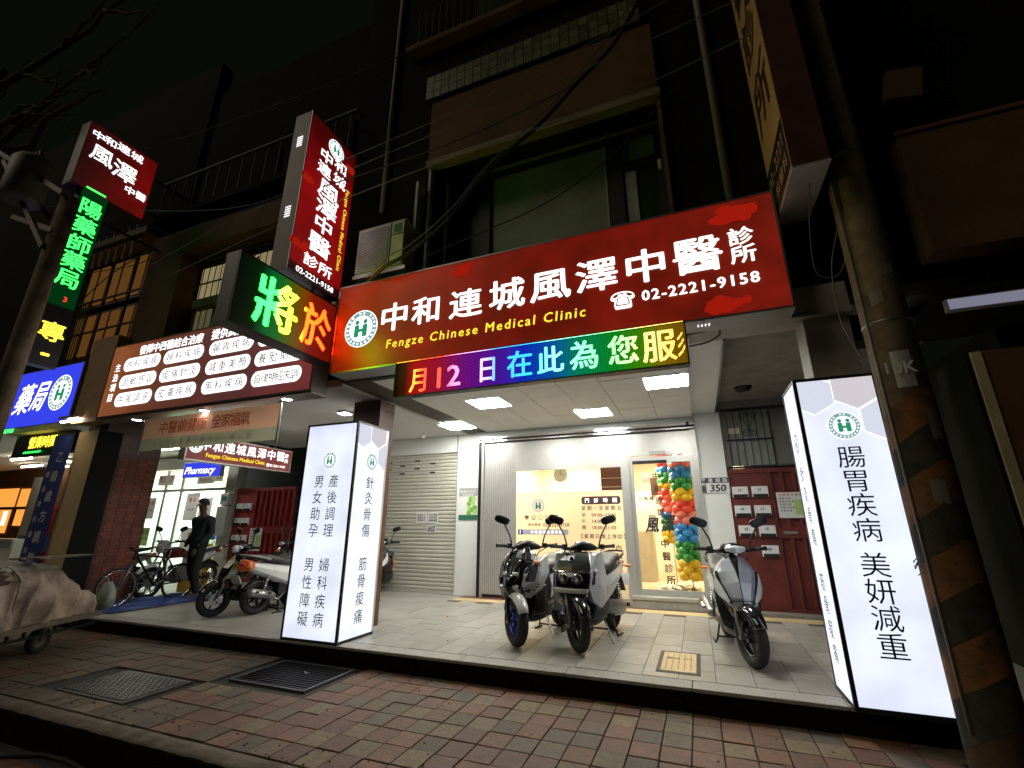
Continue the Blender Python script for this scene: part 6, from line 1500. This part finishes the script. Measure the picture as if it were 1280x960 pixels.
# ================================================================ MOTORCYCLE behind it
mc = thing('motorcycle', 'small red and white motorcycle parked behind the bicycle', 'motorcycle', (-10.15, 6.35, 0), hd(.10, -1))
wheel(mc, 0, .30, .085, 'chrome', 9); wheel(mc, -1.25, .30, .10, 'chrome', 9)
for s in (-1, 1): MB().tube([(0, s * .09, .30), (-.10, s * .09, .62), (-.22, s * .08, .98)], .020, 8).build('fork_leg', 'chrome', mc, smooth=True)
fender('front_fender', 0, .30, .345, .075, R(35), R(150), 'paint_white', mc); fender('rear_fender', -1.25, .30, .36, .08, R(20), R(150), 'black_plastic', mc)
loft('headlight', [(V3(-.16, 0, .93), V3(0, .05, 0), V3(0, 0, .05), 2), (V3(-.11, 0, .93), V3(0, .09, 0), V3(0, 0, .09), 2), (V3(-.08, 0, .93), V3(0, .085, 0), V3(0, 0, .085), 2), (V3(-.06, 0, .93), V3(0, .05, 0), V3(0, 0, .05), 2)], 'lens_clear', mc, 8, 20)
loft('headlight_cowl', [(V3(-.26, 0, .98), V3(0, .08, 0), V3(0, 0, .09), 2.5), (V3(-.18, 0, .97), V3(0, .13, 0), V3(0, 0, .13), 2.5), (V3(-.12, 0, .96), V3(0, .12, 0), V3(0, 0, .12), 2.5)], 'paint_white', mc, 8, 20)
loft('fuel_tank', [(V3(-.28, 0, .80), V3(0, .08, 0), V3(0, 0, .07), 2.4), (V3(-.38, 0, .84), V3(0, .13, 0), V3(0, 0, .11), 2.5), (V3(-.55, 0, .83), V3(0, .13, 0), V3(0, 0, .10), 2.5), (V3(-.70, 0, .78), V3(0, .09, 0), V3(0, 0, .06), 2.4)], 'paint_red', mc, 10, 22)
loft('seat', [(V3(-.66, 0, .80), V3(0, .09, 0), V3(0, 0, .04), 2.8), (V3(-.85, 0, .81), V3(0, .13, 0), V3(0, 0, .045), 3), (V3(-1.15, 0, .86), V3(0, .13, 0), V3(0, 0, .045), 3), (V3(-1.42, 0, .90), V3(0, .09, 0), V3(0, 0, .035), 2.6)], 'seat_vinyl', mc, 12, 20)
loft('side_cover', [(V3(-.75, 0, .62), V3(0, .12, 0), V3(0, 0, .10), 3), (V3(-1.0, 0, .68), V3(0, .13, 0), V3(0, 0, .10), 3), (V3(-1.35, 0, .78), V3(0, .09, 0), V3(0, 0, .06), 2.5)], 'paint_white', mc, 8, 20)
MB().box(-.75, -.45, -.13, .13, .28, .60).build('engine', 'steel', mc, bevel=.03)
for k in range(6): boxo('fin', (-.58, -.36, -.10, .10, .45 + k * .025, .457 + k * .025), 'dark_metal', mc)
MB().tube([(-.2, 0, .85), (-.35, 0, .30), (-.75, 0, .28), (-1.25, .08, .30)], .022, 8).build('frame', 'dark_metal', mc, smooth=True)
MB().tube([(-.5, -.12, .4), (-.6, -.14, .25), (-1.0, -.15, .28), (-1.45, -.16, .36)], [.018, .02, .04, .045], 12).build('muffler', 'chrome', mc, smooth=True)
bars(mc, -.28, 1.06, .34); mirror_pair(mc, -.28, 1.06, .22, .2, .15)
MB().tube([(-1.35, -.12, .86), (-1.62, -.12, .92), (-1.62, .12, .92), (-1.35, .12, .86)], .012, 8).build('rear_rack', 'chrome', mc, smooth=True); boxo('tail_lamp', (-1.50, -1.44, -.05, .05, .80, .87), 'lens_red', mc)
# yellow crate behind the man, blue tarpaulin on the floor
yc = thing('crate', 'yellow plastic crate with a tall back standing behind the man', 'crate', (-10.55, 7.55, 0))
for (a, c, d_, e) in ((-.2, .2, -.2, -.18), (-.2, .2, .18, .2), (-.2, -.18, -.18, .18), (.18, .2, -.18, .18)): boxo('wall', (a, c, d_, e, 0, .72), 'yellow_plastic', yc, .004)
boxo('bottom', (-.18, .18, -.18, .18, .0, .02), 'yellow_plastic', yc); boxo('contents', (-.17, .17, -.17, .17, .5, .80), 'yellow_plastic', yc, .03)
random.seed(31)
def cloth(name, x0, x1, y0, y1, f, nx, ny, m, par=None):
    vs = [(x0 + (x1 - x0) * i / nx, y0 + (y1 - y0) * j / ny, f(i / nx, j / ny)) for j in range(ny + 1) for i in range(nx + 1)]
    return MB().add(vs, [(j * (nx + 1) + i, j * (nx + 1) + i + 1, (j + 1) * (nx + 1) + i + 1, (j + 1) * (nx + 1) + i) for j in range(ny) for i in range(nx)]).build(name, m, par, smooth=True)
from mathutils import noise
def nz(x, y, s=1.0, o=0): return noise.noise(Vector((x * s + o, y * s, o * 1.7)))
tp = cloth('tarpaulin', -10.25, -9.05, 5.2, 7.1, lambda u, v: .012 + max(0, .05 * (nz(u, v, 6) + .5) + .05 * abs(nz(u, v, 14, 3))) * min(1, 8 * min(u, v, 1 - u, 1 - v) + .1), 50, 70, 'tarp_blue')
tag(tp, 'crumpled blue tarpaulin on the floor under the bicycle', 'tarpaulin')

# ================================================================ CART WITH TARPAULIN (long side runs away from the camera)
ct_ = thing('cart', 'flat steel hand cart loaded with a bulky covered heap at the left edge', 'cart', (-7.62, 3.30, -.19), R(22.2))
# local: +y away along the long side, -x into the load
boxo('side_rail', (-.05, .0, -1.6, 1.35, .34, .40), 'galvanised', ct_); boxo('side_rail', (-1.35, -1.30, -1.6, 1.35, .34, .40), 'galvanised', ct_)
boxo('end_rail', (-1.298, -.052, 1.30, 1.35, .34, .40), 'galvanised', ct_); boxo('bed', (-1.298, -.052, -1.6, 1.298, .37, .385), 'wood_old', ct_)
boxo('lower_rail', (-.06, -.02, -1.6, 1.3, .24, .27), 'dark_metal', ct_)
for k in range(14): boxo('rung', (-.055, -.025, -1.5 + k * .2, -1.48 + k * .2, .271, .339), 'dark_metal', ct_)
for (xx, yy) in ((-.25, .75), (-1.1, .75), (-.25, -1.1), (-1.1, -1.1)):
    w_ = MB().torus((xx, yy, .15), (1, 0, 0), .11, .045, 28, 8, 1.0).build('wheel', 'rubber', ct_, smooth=True); MB().disc((xx, yy, .15), (1, 0, 0), .08, .06).build('hub', 'steel', w_)
    boxo('wheel_fork', (xx - .06, xx - .052, yy - .03, yy + .03, .14, .34), 'galvanised', ct_); boxo('wheel_fork', (xx + .052, xx + .06, yy - .03, yy + .03, .14, .34), 'galvanised', ct_)
ld = thing('covered_load', 'heap under a wrinkled beige tarpaulin on the cart', 'tarpaulin', (-7.62, 3.30, -.19), R(22.2))
def heap(u, a):
    # u along y, a round the section from one bed edge over the top to the other
    yy = -1.55 + 2.85 * u; endf = min(1, (1 - u) * 3.2) ** .5 * min(1, u * 7 + .2) ** .5
    ca, sa = math.cos(a), math.sin(a)
    hw = .64 * (.86 + .14 * endf); hh = .74 * endf * (1 + .06 * math.sin(u * 9))
    x_ = -.66 + hw * math.copysign(abs(ca) ** .55, ca); z_ = .40 + hh * abs(sa) ** .45
    p = Vector((x_, yy, z_)); low = 1 - max(0, min(1, (z_ - .45) / .6)); ph = p.y * 11 + 2.6 * noise.noise(Vector((p.y * 1.3, p.z * 1.5, 4))) + p.z * 4 * noise.noise(Vector((p.y * .8, 1, 2)))
    q = .12 * noise.noise(p * 1.5 + Vector((3, 1, 0))) + .05 * noise.noise(p * 3.3) + (.012 + .030 * low) * (1 - abs(math.sin(ph))) ** 1.6 * 2 + .030 * max(0, 1 - 5 * abs(noise.noise(Vector((p.x * 1.6 + p.y, p.y * 2.2 + p.z * 2, 11))))) + .006 * noise.noise(p * 20)
    fold = .012 * math.sin(p.y * 9 + p.z * 6 + 3 * noise.noise(p * 2)) * (1 - abs(sa) * .6)
    n_ = Vector((ca, 0, sa)); p += n_ * (q + fold)
    if z_ < .46: p.z = max(p.z, .395)
    p.z = max(p.z, .39); return p
b = MB(); N1, N2 = 170, 130; vs = [heap(i / N1, PI * k / N2) for i in range(N1 + 1) for k in range(N2 + 1)]
b.add(vs, [(i * (N2 + 1) + k, i * (N2 + 1) + k + 1, (i + 1) * (N2 + 1) + k + 1, (i + 1) * (N2 + 1) + k) for i in range(N1) for k in range(N2)])
b.add([vs[N1 * (N2 + 1) + k] for k in range(N2 + 1)], [tuple(range(N2 + 1))])
b.build('cover', 'tarp_beige', ld, smooth=True)
def patch(name, u0, u1, a0, a1, off, m):
    b = MB(); n_ = 60; vs = []
    for i in range(n_ + 1):
        for k in range(n_ + 1):
            a = a0 + (a1 - a0) * k / n_; p = heap(u0 + (u1 - u0) * i / n_ + .012 * math.sin(k), a); vs.append(p + Vector((math.cos(a), 0, math.sin(a))) * off)
    return b.add(vs, [(i * (n_ + 1) + k, i * (n_ + 1) + k + 1, (i + 1) * (n_ + 1) + k + 1, (i + 1) * (n_ + 1) + k) for i in range(n_) for k in range(n_)]).build(name, m, ld, smooth=True)
patch('dark_cloth', .0, .52, R(28), R(120), .018, 'tarp_dark')
patch('grey_cloth', .50, .97, R(48), R(128), .012, 'old_white')
bd = thing('plank', 'two flat grey planks lying on top of the covered load', 'plank', (-7.95, 3.95, 1.0 - .04), R(24)); boxo('board', (-.10, .06, -.55, .22, .02, .04), 'wood_old', bd); boxo('board', (-.36, -.2, -.5, .3, .01, .03), 'wood_old', bd)
MB().tube([heap(.55, R(a_)) + Vector((math.cos(R(a_)), 0, math.sin(R(a_)))) * .012 for a_ in range(4, 170, 8)], .006, 5).build('rope', 'cable_grey', ld, smooth=True); MB().tube([heap(.25 + a_ * .002, R(a_)) + Vector((math.cos(R(a_)), 0, math.sin(R(a_)))) * .014 for a_ in range(4, 170, 8)], .006, 5).build('rope', 'cable_grey', ld, smooth=True)
bag = thing('plastic_bag', 'pale green translucent bag hanging at the front end of the cart', 'bag', (-8.42, 4.72, .18))
P = stationsurf([(V3(0, 0, 0), V3(.07, 0, 0), V3(0, .06, 0), 2.4), (V3(0, 0, .10), V3(.13, 0, 0), V3(0, .10, 0), 2.4), (V3(0, 0, .26), V3(.12, 0, 0), V3(0, .09, 0), 2.2), (V3(0, 0, .38), V3(.05, 0, 0), V3(0, .04, 0), 2)])
MB().surf(lambda t_, a_: (lambda p: p + V3(math.cos(a_), math.sin(a_), 0) * .015 * noise.noise(p * 18))(P(t_, a_)), 16, 28).build('body', 'bag_green', bag, smooth=True); MB().tube([(0, 0, .37), (-.02, -.03, .45), (-.05, -.08, .46)], .008, 6).build('knot', 'bag_green', bag, smooth=True)

# ================================================================ THE MAN
# joints in metres, he faces the street end (-y), left in the picture
man = thing('person', 'man in a dark jacket and trousers walking past the pharmacy door', 'person', (-9.42, 6.70, 0), 0)
def skin(name, nodes, edges, m, par, sub=2, root=0):
    me = bpy.data.meshes.new(name); me.from_pydata([n[0] for n in nodes], edges, []); o = bpy.data.objects.new(name, me); COL.objects.link(o)
    sk = o.modifiers.new('skin', 'SKIN'); sk.use_smooth_shade = True
    for i, n in enumerate(nodes):
        r_ = n[1] if isinstance(n[1], tuple) else (n[1], n[1]); me.skin_vertices[0].data[i].radius = r_; me.skin_vertices[0].data[i].use_root = (i == root)
    s_ = o.modifiers.new('sub', 'SUBSURF'); s_.levels = sub; s_.render_levels = sub
    bpy.context.view_layer.update()
    nm = bpy.data.meshes.new_from_object(o.evaluated_get(bpy.context.evaluated_depsgraph_get())); bpy.data.objects.remove(o)
    nm.materials.clear(); nm.materials.append(MATS[m]); nm.polygons.foreach_set('use_smooth', [True] * len(nm.polygons))
    q = bpy.data.objects.new(name, nm); COL.objects.link(q); q.parent = par; return q
# x: his left/right (camera is at +x), y forward is negative
pel = (0, 0, .97); 
def leg(s, kn, an, toe): return [((s * .09, 0.0, .93), .085), ((s * .095, *kn), .062), ((s * .10, *an), .042)]
N_ = [((0, 0, .97), (.13, .095)), ((0, .0, 1.12), (.125, .09)), ((0, .01, 1.30), (.15, .105)), ((0, .015, 1.47), (.13, .085)), ((0, -.01, 1.56), .052), ((0, -.04, 1.64), .055), ((0, -.055, 1.74), (.075, .092)), ((0, -.05, 1.82), (.065, .08)),
      ((.19, .02, 1.47), .058), ((.235, .05, 1.21), .045), ((.20, -.10, 1.02), .034), ((.19, -.14, .95), .030),
      ((-.19, .02, 1.47), .058), ((-.235, .06, 1.21), .045), ((-.21, -.08, 1.01), .034), ((-.20, -.12, .94), .030),
      ((.095, 0.0, .90), .085), ((.10, -.05, .50), .060), ((.10, .06, .10), .040), ((.10, .02, .045), .038), ((.11, -.14, .03), .034),
      ((-.095, 0.0, .90), .085), ((-.10, .03, .50), .060), ((-.10, .20, .13), .040), ((-.10, .19, .05), .038), ((-.10, .05, .03), .034)]
Ed = [(0, 1), (1, 2), (2, 3), (3, 4), (4, 5), (5, 6), (6, 7), (3, 8), (8, 9), (9, 10), (10, 11), (3, 12), (12, 13), (13, 14), (14, 15), (0, 16), (16, 17), (17, 18), (18, 19), (19, 20), (0, 21), (21, 22), (22, 23), (23, 24), (24, 25)]
body = skin('body', N_, Ed, 'skin', man)
# face features
MB().surf(stationsurf([(V3(0, -.135, 1.76), V3(.012, 0, 0), V3(0, .012, 0), 2), (V3(0, -.160, 1.735), V3(.016, 0, 0), V3(0, .016, 0), 2), (V3(0, -.165, 1.715), V3(.020, 0, 0), V3(0, .016, 0), 2), (V3(0, -.14, 1.705), V3(.014, 0, 0), V3(0, .01, 0), 2)]), 6, 10).build('nose', 'skin', man, smooth=True)
for s in (-1, 1):
    MB().surf(lambda t_, a_, s=s: V3(s * .030 + .013 * math.sin(PI * t_) * math.cos(a_), -.135 + .010 * math.sin(PI * t_) * math.sin(a_), 1.755 - .011 * math.cos(PI * t_)), 8, 12, cap=False).build('eye', 'paint_white', man, smooth=True)
    MB().disc((s * .030, -.1455, 1.755), (0, 1, 0), .006, .004, 10).build('pupil', 'ink', man)
    MB().surf(lambda t_, a_, s=s: V3(s * .082 + .010 * math.cos(a_) * math.sin(PI * t_), -.045 + .020 * math.sin(a_) * math.sin(PI * t_), 1.735 - .034 * math.cos(PI * t_)), 8, 12, cap=False).build('ear', 'skin', man, smooth=True)
MB().surf(lambda t_, a_: V3(.026 * (2 * t_ - 1), -.142 + .005 * math.cos(a_), 1.685 + .006 * math.sin(a_) * math.sin(PI * t_)), 8, 8, cap=False).build('mouth', 'ink_red', man, smooth=True)
# hair: cap over the back and top of the head
def hairf(t_, a_):
    ph_ = t_ * R(112); d_ = V3(math.sin(ph_) * math.cos(a_) * .088, math.sin(ph_) * math.sin(a_) * .112, math.cos(ph_) * .105)
    if d_.y < -.04 and d_.z < .045: d_.z = .045 + (d_.z - .045) * .15
    return V3(0, -.047, 1.775) + d_ * (1 + .03 * noise.noise(d_ * 60))
MB().surf(hairf, 20, 32, cap=False).build('hair', 'hair', man, smooth=True)
# hands: palm + five fingers
for s, hx, hy, hz_ in ((1, .19, -.15, .93), (-1, -.20, -.13, .92)):
    nd = [((hx, hy, hz_), (.022, .030)), ((hx, hy - .02, hz_ - .045), (.015, .036)), ((hx, hy - .03, hz_ - .085), (.013, .034))]; ed = [(0, 1), (1, 2)]
    for k in range(4):
        oy = (-.028 + .019 * k); l_ = (.058, .068, .064, .048)[k]; i0 = len(nd)
        nd += [((hx, hy - .03 + oy, hz_ - .10), .0095), ((hx - s * .010, hy - .035 + oy, hz_ - .10 - l_ * .55), .0085), ((hx - s * .028, hy - .035 + oy, hz_ - .10 - l_ * .95), .007)]; ed += [(2, i0), (i0, i0 + 1), (i0 + 1, i0 + 2)]
    i0 = len(nd); nd += [((hx - s * .01, hy - .055, hz_ - .04), .011), ((hx - s * .018, hy - .075, hz_ - .075), .0095), ((hx - s * .02, hy - .08, hz_ - .10), .008)]; ed += [(0, i0), (i0, i0 + 1), (i0 + 1, i0 + 2)]
    skin('hand', nd, ed, 'skin', man, 1)
# clothes
J = [((0, 0, .84), (.19, .165)), ((0, .01, 1.06), (.19, .16)), ((0, .05, 1.30), (.20, .18)), ((0, .02, 1.46), (.155, .115)), ((0, .0, 1.545), (.075, .075)),
     ((.20, .02, 1.46), .082), ((.25, .055, 1.20), .066), ((.215, -.09, 1.03), .053), ((.205, -.115, .985), .050), ((-.20, .02, 1.46), .082), ((-.25, .065, 1.20), .066), ((-.22, -.07, 1.03), .053), ((-.215, -.095, .985), .050)]
skin('jacket', J, [(0, 1), (1, 2), (2, 3), (3, 4), (3, 5), (5, 6), (6, 7), (7, 8), (3, 9), (9, 10), (10, 11), (11, 12)], 'jacket', man)
T_ = [((0, 0, 1.02), (.15, .12)), ((0, 0, .92), (.15, .12)), ((.10, 0.0, .82), .100), ((.105, -.05, .50), .083), ((.10, .05, .16), .070), ((.10, .06, .11), .070), ((-.10, 0.0, .82), .100), ((-.105, .03, .50), .083), ((-.10, .18, .20), .070), ((-.10, .20, .15), .070)]
skin('trousers', T_, [(0, 1), (1, 2), (2, 3), (3, 4), (4, 5), (1, 6), (6, 7), (7, 8), (8, 9)], 'trousers', man)
for s, yy in ((1, -.06), (-1, .11)):
    loft('shoe', [(V3(s * .10, yy + .13, .035), V3(.03, 0, 0), V3(0, 0, .025), 2.4), (V3(s * .10, yy + .07, .045), V3(.043, 0, 0), V3(0, 0, .044), 2.6), (V3(s * .10, yy - .05, .038), V3(.050, 0, 0), V3(0, 0, .037), 2.6), (V3(s * .10, yy - .15, .026), V3(.040, 0, 0), V3(0, 0, .024), 2.4)], 'sandal', man, 10, 18)
man.scale = (1.02, 1.02, 1.02)

for o in list(bpy.data.objects):
    if o.name.startswith('glyph'): bpy.data.objects.remove(o)
